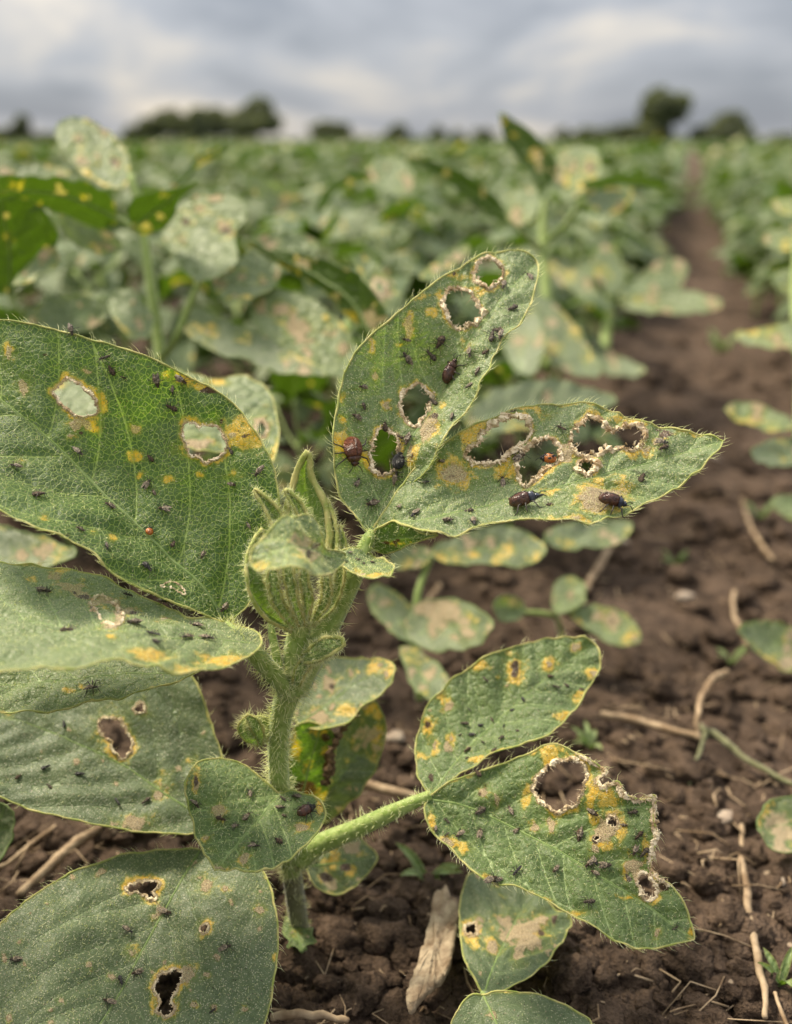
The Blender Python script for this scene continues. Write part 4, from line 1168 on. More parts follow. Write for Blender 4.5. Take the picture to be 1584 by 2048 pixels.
BUG_PROF = [
    [(-.50, .03, .03), (-.44, .12, .11), (-.30, .19, .18), (-.12, .20, .19), (0, .14, .14), (.05, .12, .13), (.14, .17, .18), (.24, .13, .15), (.28, .08, .10), (.33, .12, .12), (.42, .11, .10), (.49, .03, .03)],
    [(-.50, .04, .04), (-.40, .17, .15), (-.22, .25, .22), (-.04, .24, .22), (.06, .17, .17), (.12, .18, .18), (.22, .15, .15), (.27, .09, .10), (.34, .13, .12), (.43, .09, .09), (.48, .02, .02)],
    [(-.50, .02, .02), (-.42, .07, .07), (-.25, .11, .11), (-.06, .11, .11), (.03, .07, .08), (.10, .12, .14), (.20, .12, .14), (.27, .06, .07), (.33, .11, .10), (.44, .09, .09), (.49, .02, .02)],
]
bug_body = []
for k_, pr_ in enumerate(BUG_PROF):
    for mt in ('bug_grey', 'bug_brown', 'bug_black'):
        V_, F_ = body_of_revolution(pr_, k_ + 3, rough=.12 if k_ < 2 else .06)
        me_ = mesh('bug_body', V_, F_)
        me_.materials.append(M[mt])
        bug_body.append(me_)


def leg_mesh(L, r, fwd, name='leg', mat='bug_leg', side=1):
    p = np.array([[0, 0, 0.12], [fwd * L * .35, side * L * .5, 0.30 * L / .45], [fwd * L * .7, side * L * .85, 0.06], [fwd * L * .9, side * L * 1.05, 0.0]])
    V, Fc = tube(p, [r, r, r * .7, r * .5], 4)
    me = mesh(name, V, Fc)
    me.materials.append(M[mat])
    return me


bug_leg = {}
for sd_ in (-1, 1):
    for f_ in (-.8, 0.05, .8):
        bug_leg[(sd_, f_)] = leg_mesh(.55, .026, f_, side=sd_)
bug_ant = {}
for sd_ in (-1, 1):
    V_, F_ = tube(np.array([[.46, sd_ * .05, .2], [.6, sd_ * .14, .28], [.74, sd_ * .22, .24]]), [.014, .012, .008], 4)
    bug_ant[sd_] = mesh('antenna', V_, F_)
    bug_ant[sd_].materials.append(M['bug_leg'])
wing_me = {}
for sd_ in (-1, 1):
    V_, F_, *_q = blade(np.array([[.16, sd_ * .05, .34], [-.15, sd_ * .12, .36], [-.58, sd_ * .20, .27]]), [.05, .13, .15, .10, .03], (0, sd_ * .35, 1), fold=-.1, n=7, m=5)
    wing_me[sd_] = mesh('wing', np.r_[V_, V_ - [0, 0, .015]], F_ + [[i + len(V_) for i in f[::-1]] for f in F_])
    wing_me[sd_].materials.append(M['bug_wing'])


def settle(o, lf, px, py, size, heading, lift=0.0, tilt=0.0):
    """put o on the blade lf at photo pixel (px, py)"""
    P, N = lf.ev(np.array([[px, py]], float))[:2]
    N = Vector(N[0]); Pv = Vector(P[0])
    r = Vector((1, 0, 0)); up = Vector((0, SP, CP))
    d = r * math.cos(heading) - up * math.sin(heading)
    d = (d - N * d.dot(N)).normalized()
    if tilt:
        N2 = (N + d * tilt).normalized()
        d = (d - N2 * d.dot(N2)).normalized(); N = N2
    y = N.cross(d)
    m3 = Matrix((d, y, N)).transposed().to_4x4()
    o.matrix_world = Matrix.Translation(Pv + N * lift) @ m3 @ Matrix.Scale(size, 4)


bug_n = 0


def bugs(lf, pts, label, group, full=True, size=(22, 29)):
    global bug_n
    rs = random.Random(len(pts) * 13 + int(pts[0][0]))
    for p in pts:
        v = rs.choice((0, 0, 1, 1, 2))
        c = rs.choice((0, 0, 1, 1, 1, 2)) if len(p) < 3 else p[2]
        o = link('bug', bug_body[v * 3 + c])
        tag(o, label, 'bug', group)
        zz = float(lf.z(np.array([[p[0], p[1]]]))[0])
        s = rs.choice((.62, .8, 1, 1, 1.08)) * rs.uniform(*size) * zz / F
        hd = rs.uniform(0, 6.28)
        if full:
            for key, me in bug_leg.items():
                q = link('leg', me, None, o)
                q.location = (0.12 + 0.10 * key[1] / .8, 0, 0.02)
                q.rotation_euler = (0, 0, rs.uniform(-.35, .35))
            for sd in (-1, 1):
                link('antenna', bug_ant[sd], None, o)
            if rs.random() < .6:
                for sd in (-1, 1):
                    q = link('wing', wing_me[sd], None, o)
                    q.rotation_euler = (rs.uniform(-.15, .15), 0, sd * rs.uniform(-.1, .45))
        settle(o, lf, p[0], p[1], s, hd, tilt=rs.uniform(-.2, .2))
        bug_n += 1


bugs(A, [(148, 664), (214, 717), (226, 742), (250, 756), (316, 763), (345, 816), (363, 760), (345, 781), (464, 903), (523, 945), (466, 969), (303, 918), (157, 907), (309, 988), (294, 971), (76, 996),
         (214, 1020), (330, 1022), (502, 1051, 2), (157, 1063), (345, 1090), (405, 1113), (290, 1138), (206, 1102), (447, 1218), (30, 941, 0)],
     'tiny grey-brown bug on the broad leaflet with pale net veins', 'bugs on the broad veined leaflet')
bugs(C, [(810, 680), (882, 687), (863, 712), (811, 717), (944, 710), (973, 707), (996, 663), (988, 682), (1004, 680), (957, 745), (938, 773), (908, 837), (1026, 618), (1007, 576), (1059, 559), (719, 777), (723, 816),
         (710, 835), (821, 886), (807, 882), (769, 857), (709, 969), (744, 1013), (796, 955), (868, 804, 0)], 'tiny grey-brown bug on the upright leaflet with four crusted holes', 'bugs on the upright leaflet')
bugs(D, [(1122, 866), (881, 930), (849, 973), (1006, 964), (804, 1023), (831, 1032, 2), (938, 1028), (897, 1053), (1025, 1004), (1099, 1009), (1283, 958), (1324, 889), (1326, 902), (1038, 915), (947, 1056)],
     'tiny grey-brown bug on the right-pointing leaflet with a chain of holes', 'bugs on the right-pointing leaflet')
bugs(B, [(88, 1190), (187, 1219), (253, 1198), (327, 1216), (134, 1262), (267, 1254), (306, 1277), (371, 1282), (412, 1287), (392, 1252), (309, 1298)], 'blurred pale brown bug on the drooping arched leaflet',
     'bugs on the arched leaflet', size=(24, 30))
bugs(H, [(498, 1592), (566, 1608), (561, 1622), (569, 1634), (594, 1602), (469, 1656), (493, 1635), (507, 1692), (557, 1686), (389, 1615), (440, 1646)], 'tiny grey-brown bug on the small heart-shaped leaf before the stem', 'bugs on the heart-shaped leaf', size=(18, 25))
bugs(K, [(972, 1363), (1101, 1356), (1111, 1379), (1131, 1375), (1047, 1401), (1025, 1421), (939, 1419), (984, 1438), (962, 1450), (929, 1448), (945, 1469), (921, 1473), (1009, 1454), (1037, 1465), (1004, 1481),
         (967, 1490), (935, 1501), (935, 1518), (990, 1503), (1164, 1381)], 'dark speck of a bug on the blurred leaflet above the ragged one', 'bugs on the speckled lower leaflet', full=False, size=(13, 18))
bugs(L, [(957, 1548), (1023, 1622), (960, 1624), (894, 1643), (872, 1664), (894, 1673), (919, 1670), (960, 1668), (1033, 1661), (1160, 1671), (1187, 1626), (1250, 1651), (1266, 1624), (1279, 1672), (1270, 1704), (1289, 1706),
         (1180, 1728), (1191, 1724), (1213, 1734), (1191, 1747), (1035, 1743), (1112, 1741), (994, 1761), (982, 1763), (1178, 1810, 0), (1350, 1857), (1256, 1758)],
     'tiny grey-black bug on the ragged leaflet with the torn edge', 'bugs on the ragged leaflet', size=(19, 27))
bugs(J, [(331, 1823), (254, 1863), (453, 1898), (31, 1920), (241, 1960, 2), (274, 1947), (424, 2022, 2), (217, 2007, 1)], 'tiny dark bug on the large grey-green leaflet at the bottom', 'bugs on the large bottom leaflet', size=(20, 26))
bugs(I, [(129, 1450), (92, 1538), (37, 1554), (161, 1551), (99, 1574), (235, 1605), (292, 1604)], 'blurred brown bug on the shaded leaf with an oval hole', 'bugs on the shaded leaf', full=False, size=(18, 22))
bugs(E2, [(700, 1112), (716, 1118), (728, 1124), (745, 1122)], 'tiny grey bug on the small yellow-edged leaf by the shoot', 'bugs on the tiny leaf by the shoot', size=(13, 17))

# the fly with long legs on the drooping leaflet's lower lobe
fly = link('fly', bug_body[6 + 1])
tag(fly, 'small long-legged fly standing near the lower rim of the drooping leaflet', 'fly')
for key_, me_ in bug_leg.items():
    q_ = link('leg', me_, None, fly); q_.location = (0.12 + .1 * key_[1], 0, .02); q_.scale = (1.5, 1.5, 1.3)
for sd_ in (-1, 1):
    link('antenna', bug_ant[sd_], None, fly); link('wing', wing_me[sd_], None, fly)
settle(fly, B2, 184, 1383, 28 * .32 / F, -.5)


def beetle(lf, px, py, length, heading, shell, head, label, width=.5, snout=0.0, legs=True, spots=None, lift=.0004, tilt=0.0, split=True, name='beetle'):
    o = empty(name)
    tag(o, label, 'beetle')
    w = width / 2
    b = Bag()
    V, Fc = body_of_revolution([(-.5, .05 * w, .03), (-.47, .45 * w, .12), (-.38, .80 * w, .22), (-.22, .98 * w, .29), (-.05, 1.0 * w, .32), (.08, .92 * w, .30), (.16, .80 * w, .26), (.19, .5 * w, .16)], 2, 14, 0.012)
    b.add(V, Fc)
    wc = link('wing_case', b.mesh('wing_case'), M[shell], o)
    if split:
        V, Fc = tube(np.array([[.17, 0, .42], [.05, 0, .478], [-.1, 0, .482], [-.25, 0, .45], [-.38, 0, .385]]), .008, 4)
        link('seam', mesh('seam', V, Fc), M['beetle_black'], wc)
    V, Fc = body_of_revolution([(.15, .70 * w, .22), (.20, .78 * w, .25), (.28, .70 * w, .23), (.34, .52 * w, .17), (.36, .3 * w, .1)], 4, 12, 0.012)
    link('thorax', mesh('thorax', V, Fc), M[head], o)
    V, Fc = body_of_revolution([(.33, .30 * w, .10), (.37, .44 * w, .14), (.43, .40 * w, .12), (.48, .2 * w + .01, .06), (.50 + snout, .07 * w, .03), (.51 + snout, .02, .01)], 5, 10, 0.02)
    hd = link('head', mesh('head', V, Fc), M[head], o)
    for sd in (-1, 1):
        bb = Bag()
        blob(bb, (.42, sd * .36 * w, .22), (.035, .03, .035), 7, 5)
        link('eye', bb.mesh('eye'), M['beetle_black'], hd)
        V, Fc = tube(np.array([[.46, sd * .2 * w, .2], [.58, sd * .5 * w, .26], [.70, sd * .75 * w, .16]]), [.016, .014, .018], 5)
        link('antenna', mesh('antenna', V, Fc), M['bug_leg'], o)
        for f in (-.75, -.1, .7):
            p = np.array([[.05 + .16 * f, sd * .6 * w, .14], [.05 + .34 * f, sd * (w + .12), .22], [.05 + .48 * f, sd * (w + .24), .04], [.05 + .62 * f, sd * (w + .31), .0]])
            V, Fc = tube(p, [.028, .026, .018, .012], 5)
            link('leg', mesh('leg', V, Fc), M['bug_leg'], o)
    for (x, y, r, mt) in spots or ():
        bb = Bag()
        blob(bb, (x, y * w, .16 + .31 * math.sqrt(max(0, 1 - y * y)) * .95), (r, r * .8, .035), 8, 5)
        link('spot', bb.mesh('spot'), M[mt], wc)
    z = float(lf.z(np.array([[px, py]]))[0])
    settle(o, lf, px, py, length * z / F, heading, lift, tilt)
    return o


beetle(C, 695, 906, 60, 1.45, 'beetle_red', 'beetle_dark', 'round red-brown beetle, head down, on the yellow left edge of the upright leaflet', .66)
beetle(C, 906, 745, 54, -1.1, 'beetle_dark', 'beetle_dark', 'narrow dark brown beetle climbing beside the midrib of the upright leaflet', .42)
beetle(C, 805, 924, 36, -1.4, 'beetle_black', 'beetle_black', 'small black beetle at the rim of the lowest hole in the upright leaflet', .8)
beetle(D, 1097, 924, 34, 3.5, 'beetle_orange', 'beetle_black', 'orange and black beetle at the rim of a middle hole in the right-pointing leaflet', .66, spots=[(-.15, .5, .12, 'beetle_black'), (-.15, -.5, .12, 'beetle_black'), (-.38, 0, .13, 'beetle_black'), (.08, 0, .09, 'beetle_black')])
beetle(D, 1056, 1021, 64, .05, 'beetle_dark', 'beetle_blue', 'dark long-bodied weevil with blue-black head near the lower edge of the right-pointing leaflet', .42, snout=.12)
beetle(D, 1220, 1014, 60, .25, 'beetle_dark', 'beetle_blue', 'brown beetle with shiny blue-black fore end on the tan blotch of a leaflet', .44)
beetle(A, 299, 1062, 20, -1.3, 'beetle_orange', 'beetle_black', 'tiny orange beetle beside the midrib of the broad veined leaflet', .8)
beetle(H, 615, 1632, 42, -1.0, 'beetle_dark', 'beetle_black', 'oval dark beetle with a red-brown back on the heart-shaped leaf', .55)


# ------------------------------------------------------------------ plants behind, each with its own leaves
def back_plant(base, label, name='soybean_plant', group=None):
    return empty(name, base, label=label, cat='plant', group=group)


def bl(pl, outline, mid, dep, mat='leaf_pale', under=False, step=13, auto=(4, 0), seed=None, **k):
    """a leaf further back; dep = depth at base, depth at tip (or full depth rows)"""
    global bug_n
    bug_n += 1
    if not isinstance(dep[0], tuple):
        (x0, y0), (x1, y1) = mid[0], mid[-1]
        zm = (dep[0] + dep[1]) / 2
        slope = dep[2] if len(dep) > 2 else 0.9
        mx, my = (x0 + x1) / 2, (y0 + y1) / 2
        ux, uy = (x1 - x0), (y1 - y0)
        L_ = math.hypot(ux, uy)
        qx, qy = -uy / L_, ux / L_
        if qy > 0 or (qy == 0 and qx > 0):
            qx, qy = -qx, -qy                       # the perpendicular that points up in the view
        hw = max(abs((p[0] - mx) * qx + (p[1] - my) * qy) for p in outline)
        b_ = hw * zm / F * slope * (-1 if under else 1)
        dep = [(x0, y0, dep[0]), (x1, y1, dep[1]), (mx + qx * hw, my + qy * hw, zm + b_), (mx - qx * hw, my - qy * hw, zm - b_), (mx + .5, my, zm + .004)]
    k.setdefault('dust', .85); k.setdefault('relief', .0014)
    return Leaf(pl, outline, mid, dep, mat, under=under, step=step, auto=auto, seed=seed or bug_n, fuzz=0, hair=0, margin=.00026, marginmat='vein', midr=.0007, rim=.0009, nlat=6,
                tone=.85 if under else .0, **k)


def bs(pl, pz, rpx, name='stem'):
    return stalk(name, pl, pz, rpx, sides=7, ridge=0.03)


# left plant whose round leaf stands against the sky
p1 = back_plant(gat(330, 900), 'tall soybean plant whose round grey leaf stands against the sky at left')
bs(p1, [(330, 860, .60), (318, 690, .615), (300, 560, .62), (285, 460, .625), (262, 350, .63)], [13, 12, 11, 10, 7])
bs(p1, [(318, 720, .60), (350, 680, .59), (375, 620, .585), (396, 565, .58)], [8, 8, 8, 6], 'petiole')
bs(p1, [(285, 470, .625), (240, 440, .62), (205, 430, .60)], [7, 6, 5], 'petiole')
bl(p1, [(258, 372), (236, 384), (190, 368), (140, 320), (110, 270), (118, 247), (150, 238), (190, 248), (235, 285), (258, 330)], [(256, 366), (200, 310), (125, 252)], (.63, .66), auto=(4, 0), tan=[(160, 285, 11, 10), (230, 330, 11, 13), (165, 330, 13, 9)],
   brn=[(162, 287, 6), (228, 328, 7)])
bl(p1, [(236, 440), (222, 462), (170, 450), (100, 420), (40, 400), (-40, 398), (-80, 380), (-40, 360), (40, 356), (110, 358), (180, 370), (222, 392)], [(236, 440), (120, 390), (-60, 378)], (.60, .52), under=True, auto=(2, 4), yel=[(160, 398, 12, 7)], dust=.2)
bl(p1, [(-60, 420), (0, 390), (60, 402), (108, 450), (108, 500), (70, 540), (22, 580), (-20, 590), (-90, 560)], [(20, 585), (20, 500), (0, 400)], [(20, 585, .605), (0, 400, .565), (108, 480, .580), (-90, 480, .585)], under=True, auto=(4, 2), dust=.1)
bl(p1, [(25, 575), (55, 535), (100, 492), (118, 500), (118, 522), (80, 555), (40, 580)], [(25, 575), (70, 540), (116, 505)], (.55, .57), dust=1.0)
bl(p1, [(258, 445), (252, 420), (275, 395), (310, 380), (345, 378), (392, 363), (388, 378), (362, 398), (345, 440), (318, 462), (285, 470)], [(265, 455), (310, 420), (388, 368)], (.60, .57), under=True, auto=(2, 1), dust=.1, tan=[(326, 388, 10, 8), (318, 432, 9, 9)])
bl(p1, [(396, 565), (360, 530), (332, 490), (325, 455), (345, 415), (395, 395), (460, 388), (486, 405), (490, 440), (470, 480), (478, 520), (455, 552), (425, 565)], [(398, 562), (420, 480), (455, 395)], (.58, .61), auto=(4, 0), dust=1.0,
   tan=[(370, 445, 13, 11), (365, 485, 10, 10), (405, 420, 11, 8), (450, 455, 14, 12)], brn=[(368, 447, 6), (405, 422, 5), (455, 460, 7, 9)], label='pale round leaf with brown-ringed spots')
bl(p1, [(425, 565), (470, 520), (510, 505), (560, 540), (540, 580), (490, 610), (440, 600)], [(428, 570), (480, 555), (555, 545)], (.585, .60), auto=(8, 3), dust=.9)
bl(p1, [(112, 418), (150, 430), (205, 458), (240, 490), (230, 508), (180, 502), (130, 470)], [(240, 500), (180, 465), (115, 422)], (.61, .58), dust=1.0)
bl(p1, [(345, 372), (375, 330), (410, 305), (468, 290), (440, 310), (405, 335), (370, 368)], [(350, 370), (405, 320), (464, 291)], (.68, .74), under=True, dust=.1, auto=(2, 0))
bl(p1, [(55, 640), (110, 592), (180, 598), (208, 628), (190, 655), (120, 672), (70, 665)], [(200, 640), (130, 632), (60, 645)], (.60, .56), dust=1.0)
bl(p1, [(215, 600), (260, 585), (300, 620), (310, 660), (280, 690), (240, 660)], [(220, 600), (260, 630), (300, 680)], (.60, .57), dust=1.0)
bl(p1, [(-60, 330), (0, 328), (90, 330), (140, 345), (130, 358), (40, 355), (-60, 352)], [(138, 350), (40, 342), (-60, 340)], (.70, .68), dust=1.0)

p2 = back_plant(gat(690, 860), 'soybean plant with a long dark arching leaf behind the upright leaflet')
bs(p2, [(690, 830, .66), (690, 740, .67), (700, 640, .68), (735, 520, .70)], [12, 11, 10, 6])
bl(p2, [(488, 482), (530, 495), (590, 512), (650, 520), (715, 555), (760, 610), (772, 660), (762, 690), (735, 695), (700, 650), (650, 590), (590, 550), (530, 520)], [(755, 688), (690, 590), (600, 535), (492, 484)], (.56, .62), under=True, auto=(5, 2), dust=.1,
   tan=[(735, 640, 16, 22), (600, 530, 12, 8)], brn=[(748, 578, 6, 9)])
bl(p2, [(500, 605), (540, 580), (600, 590), (660, 625), (710, 690), (725, 740), (690, 760), (620, 745), (550, 690), (510, 645)], [(715, 745), (620, 670), (510, 610)], (.56, .59), auto=(12, 3), dust=1.0, tan=[(600, 660, 24, 16), (560, 620, 16, 10)])
bl(p2, [(365, 662), (410, 645), (480, 655), (560, 690), (640, 735), (655, 752), (600, 755), (520, 735), (430, 705)], [(650, 750), (520, 695), (370, 660)], (.55, .58), auto=(6, 3), mat='leaf_grey', dust=.6)
bl(p2, [(490, 482), (540, 468), (600, 470), (636, 492), (625, 508), (570, 505), (520, 495)], [(492, 482), (560, 485), (632, 497)], (.62, .64), dust=1.0)
bl(p2, [(712, 515), (735, 508), (765, 545), (792, 590), (788, 620), (762, 640), (735, 600), (718, 560)], [(765, 635), (755, 575), (725, 512)], (.60, .63), auto=(3, 2), holes=[[(745, 572), (755, 562), (766, 572), (768, 590), (756, 596), (746, 586)]])
bl(p2, [(838, 560), (855, 535), (890, 508), (940, 488), (925, 515), (890, 545), (855, 565)], [(842, 562), (885, 528), (936, 490)], (.60, .63), dust=.8)
bl(p2, [(690, 345), (725, 340), (745, 360), (700, 372), (665, 390), (640, 435), (632, 420), (650, 380)], [(636, 428), (670, 370), (740, 352)], (.80, .85), under=True, dust=.1)
bl(p2, [(495, 350), (560, 365), (600, 400), (580, 420), (520, 400), (490, 375)], [(590, 415), (550, 385), (495, 355)], (.85, .82), dust=1.0)
bl(p2, [(735, 330), (770, 310), (815, 330), (830, 370), (800, 400), (760, 385), (735, 360)], [(810, 395), (780, 355), (745, 325)], (.85, .88), dust=1.0)

p3 = back_plant(gat(1090, 760), 'soybean plant with one dark pointed leaf rising above the horizon')
bs(p3, [(1095, 740, .80), (1092, 600, .82), (1085, 480, .84), (1090, 400, .85)], [11, 10, 9, 6])
bs(p3, [(1085, 490, .84), (1130, 450, .82), (1165, 400, .80)], [7, 6, 5], 'petiole')
bs(p3, [(1085, 500, .84), (1050, 470, .80), (1015, 440, .78)], [7, 6, 5], 'petiole')
bl(p3, [(997, 224), (1035, 248), (1075, 280), (1104, 320), (1106, 352), (1092, 378), (1070, 372), (1040, 325), (1012, 280)], [(1088, 376), (1060, 310), (998, 226)], (.84, .86), under=True, auto=(3, 2), dust=.1, yel=[(1070, 310, 14, 20)], tan=[(1072, 305, 7, 16)])
bl(p3, [(806, 314), (860, 322), (930, 352), (985, 392), (1014, 430), (1012, 448), (985, 440), (940, 405), (880, 358)], [(1012, 442), (930, 378), (810, 316)], (.78, .82), under=True, auto=(3, 0), dust=.1)
bl(p3, [(1165, 372), (1210, 352), (1270, 352), (1330, 362), (1366, 376), (1320, 376), (1250, 372), (1200, 378)], [(1168, 374), (1260, 362), (1364, 375)], (.80, .84), under=True, dust=.3, auto=(0, 0))
bl(p3, [(1110, 385), (1108, 340), (1125, 305), (1165, 296), (1198, 312), (1200, 345), (1180, 380), (1145, 402)], [(1130, 400), (1150, 350), (1170, 300)], (.82, .86), auto=(6, 2), dust=1.0, tan=[(1178, 335, 12, 14)], brn=[(1178, 338, 6, 7)])
bl(p3, [(1020, 452), (1015, 415), (1040, 380), (1068, 372), (1076, 410), (1062, 445), (1040, 458)], [(1030, 455), (1045, 415), (1066, 374)], (.80, .83), dust=1.0)
bl(p3, [(1180, 380), (1230, 372), (1260, 392), (1240, 425), (1200, 430), (1170, 410)], [(1172, 400), (1210, 400), (1255, 395)], (.82, .85), dust=.7, auto=(1, 0))
bl(p3, [(1055, 600), (1110, 610), (1170, 680), (1200, 740), (1180, 760), (1110, 735), (1065, 670)], [(1190, 755), (1130, 680), (1060, 605)], (.74, .80), mat='leaf_grey', auto=(10, 4), dust=.8)
bl(p3, [(930, 855), (960, 800), (1030, 768), (1120, 765), (1200, 785), (1230, 805), (1190, 830), (1080, 850), (1000, 870)], [(935, 845), (1070, 800), (1225, 805)], (.62, .66), mat='leaf_grey', auto=(3, 2), dust=.7)
bl(p3, [(1010, 690), (1030, 640), (1070, 630), (1090, 690), (1070, 750), (1030, 745)], [(1035, 745), (1050, 690), (1062, 635)], (.72, .76), mat='leaf_grey', dust=.9)

p4 = back_plant(gat(1215, 720), 'soybean plant at the edge of the bare strip, two pale leaves reaching over the soil')
bs(p4, [(1205, 735, .98), (1212, 670, 1.0), (1220, 590, 1.02), (1210, 540, 1.03)], [12, 11, 9, 6])
bl(p4, [(1235, 595), (1270, 560), (1320, 522), (1362, 524), (1374, 545), (1350, 585), (1290, 605)], [(1240, 598), (1300, 562), (1368, 535)], (.99, 1.04), auto=(6, 2), dust=.9)
bl(p4, [(1240, 605), (1290, 592), (1360, 582), (1425, 596), (1446, 612), (1420, 626), (1350, 630), (1280, 626)], [(1242, 610), (1340, 606), (1444, 612)], (.99, .95), auto=(6, 2), dust=1.0)
bl(p4, [(1225, 595), (1190, 560), (1180, 520), (1205, 490), (1235, 510), (1250, 560)], [(1228, 592), (1215, 540), (1205, 495)], (1.0, 1.05), auto=(4, 2), dust=.9)
bl(p4, [(1190, 610), (1150, 590), (1110, 560), (1090, 520), (1120, 515), (1165, 545), (1200, 590)], [(1200, 608), (1150, 560), (1095, 520)], (1.0, 1.05), auto=(4, 2), mat='leaf_grey', dust=.9)
bl(p4, [(1190, 690), (1240, 715), (1290, 735), (1280, 755), (1220, 750), (1180, 720)], [(1190, 700), (1235, 733), (1286, 745)], (.95, .9), mat='leaf_grey', dust=.6)

p5 = back_plant(gat(1610, 830), 'soybean plant cut by the right picture edge, two narrow pale leaves over the soil')
bs(p5, [(1600, 880, .72), (1600, 740, .74), (1590, 580, .78), (1600, 430, .80)], [11, 10, 9, 6])
bl(p5, [(1470, 672), (1520, 655), (1600, 645), (1660, 655), (1660, 690), (1590, 698), (1510, 692)], [(1640, 672), (1560, 672), (1475, 674)], (.72, .76), auto=(4, 2), dust=1.0)
bl(p5, [(1450, 820), (1480, 806), (1530, 815), (1590, 850), (1570, 870), (1510, 855), (1465, 838)], [(1590, 862), (1520, 835), (1453, 822)], (.66, .68), auto=(4, 2), dust=.9)
bl(p5, [(1500, 905), (1550, 880), (1620, 890), (1610, 925), (1550, 935), (1510, 925)], [(1610, 905), (1560, 908), (1503, 910)], (.62, .60), mat='leaf_grey', auto=(4, 2))
bl(p5, [(1530, 480), (1560, 460), (1640, 450), (1640, 490), (1560, 500)], [(1630, 472), (1580, 476), (1532, 482)], (.80, .84), auto=(3, 2), dust=1.0)
bl(p5, [(1540, 410), (1570, 395), (1620, 400), (1630, 430), (1580, 435)], [(1620, 415), (1580, 415), (1542, 412)], (.82, .86), auto=(3, 2), dust=.8)
bl(p5, [(1545, 560), (1575, 540), (1640, 560), (1640, 610), (1590, 600)], [(1640, 585), (1590, 570), (1548, 560)], (.78, .80), auto=(3, 2), dust=.9)

# seedlings standing low on the soil
s1 = back_plant(gat(1130, 1290), 'low seedling on bare soil with two blurred leaves, one long and drooping', 'seedling')
bs(s1, [(1125, 1285, .615), (1115, 1240, .60), (1095, 1228, .59), (1010, 1222, .585)], [5, 6, 6, 5])
bl(s1, [(1105, 1205), (1110, 1170), (1140, 1152), (1170, 1165), (1172, 1200), (1150, 1225), (1118, 1228)], [(1110, 1225), (1135, 1190), (1160, 1158)], (.585, .60), mat='leaf_dull', dust=.9, auto=(2, 1))
bl(s1, [(1140, 1225), (1190, 1212), (1240, 1225), (1275, 1262), (1278, 1290), (1240, 1294), (1190, 1275), (1155, 1250)], [(1142, 1230), (1205, 1245), (1277, 1285)], (.585, .57), mat='leaf_dull', dust=.9, auto=(3, 2), tan=[(1222, 1246, 12, 10), (1270, 1285, 12, 10)], brn=[(1225, 1246, 5)])
bl(s1, [(985, 1215), (1000, 1192), (1035, 1195), (1052, 1220), (1035, 1240), (1000, 1238)], [(1050, 1225), (1018, 1215), (987, 1215)], (.585, .57), mat='leaf_dull', dust=.7, auto=(1, 1))

s2 = back_plant(gat(835, 1420), 'low bean plant in the shade right of the stem with bluish spotted leaves', 'seedling')
bs(s2, [(840, 1400, .545), (830, 1290, .54), (835, 1190, .54), (860, 1120, .55)], [9, 8, 8, 6])
bl(s2, [(815, 1260), (825, 1225), (870, 1203), (930, 1205), (980, 1235), (988, 1268), (950, 1295), (890, 1302), (840, 1292)], [(820, 1270), (900, 1255), (985, 1255)], (.53, .50), mat='leaf_grey', auto=(14, 2), dust=.8, tan=[(890, 1225, 22, 10), (930, 1245, 14, 12)])
bl(s2, [(735, 1185), (760, 1170), (800, 1190), (830, 1230), (830, 1290), (800, 1285), (755, 1240)], [(826, 1285), (790, 1230), (742, 1180)], (.53, .55), mat='leaf_grey', auto=(6, 2), dust=.6)
bl(s2, [(800, 1300), (830, 1300), (875, 1330), (900, 1380), (880, 1410), (840, 1390), (812, 1350)], [(806, 1304), (845, 1350), (890, 1402)], (.52, .49), mat='leaf_grey', auto=(10, 3), dust=.7)
bl(s2, [(860, 1110), (900, 1080), (960, 1060), (1030, 1058), (1080, 1085), (1085, 1115), (1040, 1132), (960, 1130), (900, 1128)], [(865, 1112), (970, 1100), (1082, 1100)], (.54, .55), mat='leaf_grey', auto=(8, 4), dust=.8, yel=[(1010, 1105, 20, 12), (940, 1110, 18, 10)])
bl(s2, [(780, 1130), (800, 1095), (840, 1090), (865, 1110), (850, 1135), (810, 1140)], [(858, 1122), (820, 1115), (785, 1128)], (.54, .55), mat='leaf_grey', auto=(4, 1), dust=.8)
bl(s2, [(1085, 1075), (1130, 1050), (1200, 1040), (1260, 1052), (1240, 1085), (1170, 1100), (1110, 1098)], [(1088, 1085), (1170, 1070), (1255, 1058)], (.56, .58), mat='leaf_grey', auto=(4, 2), dust=.8)

s3 = back_plant(gat(1640, 1330), 'leaf of a bean seedling leaning in from the right over bare soil', 'seedling')
bs(s3, [(1640, 1330, .59), (1630, 1300, .58), (1610, 1290, .57)], [6, 6, 5])
bl(s3, [(1474, 1262), (1500, 1246), (1550, 1245), (1610, 1265), (1640, 1300), (1600, 1345), (1560, 1338), (1510, 1308)], [(1625, 1310), (1550, 1285), (1478, 1264)], (.56, .55), mat='leaf_dull', dust=.9, auto=(3, 2), tan=[(1575, 1325, 20, 14)])
s4 = back_plant(gat(1660, 1690), 'spotted round leaf of a seedling entering at the right edge above dark soil', 'seedling')
bs(s4, [(1660, 1700, .45), (1650, 1660, .445), (1630, 1640, .44)], [6, 6, 5])
bl(s4, [(1512, 1660), (1522, 1620), (1555, 1597), (1610, 1595), (1650, 1640), (1630, 1690), (1580, 1706), (1535, 1695)], [(1635, 1650), (1570, 1650), (1515, 1655)], (.43, .425), mat='leaf_grey', auto=(8, 2), dust=.6, tan=[(1555, 1645, 24, 20), (1580, 1670, 20, 14)])
s5 = back_plant(gat(1640, 1060), 'pale narrow seedling leaf at the right edge beside the bare strip', 'seedling')
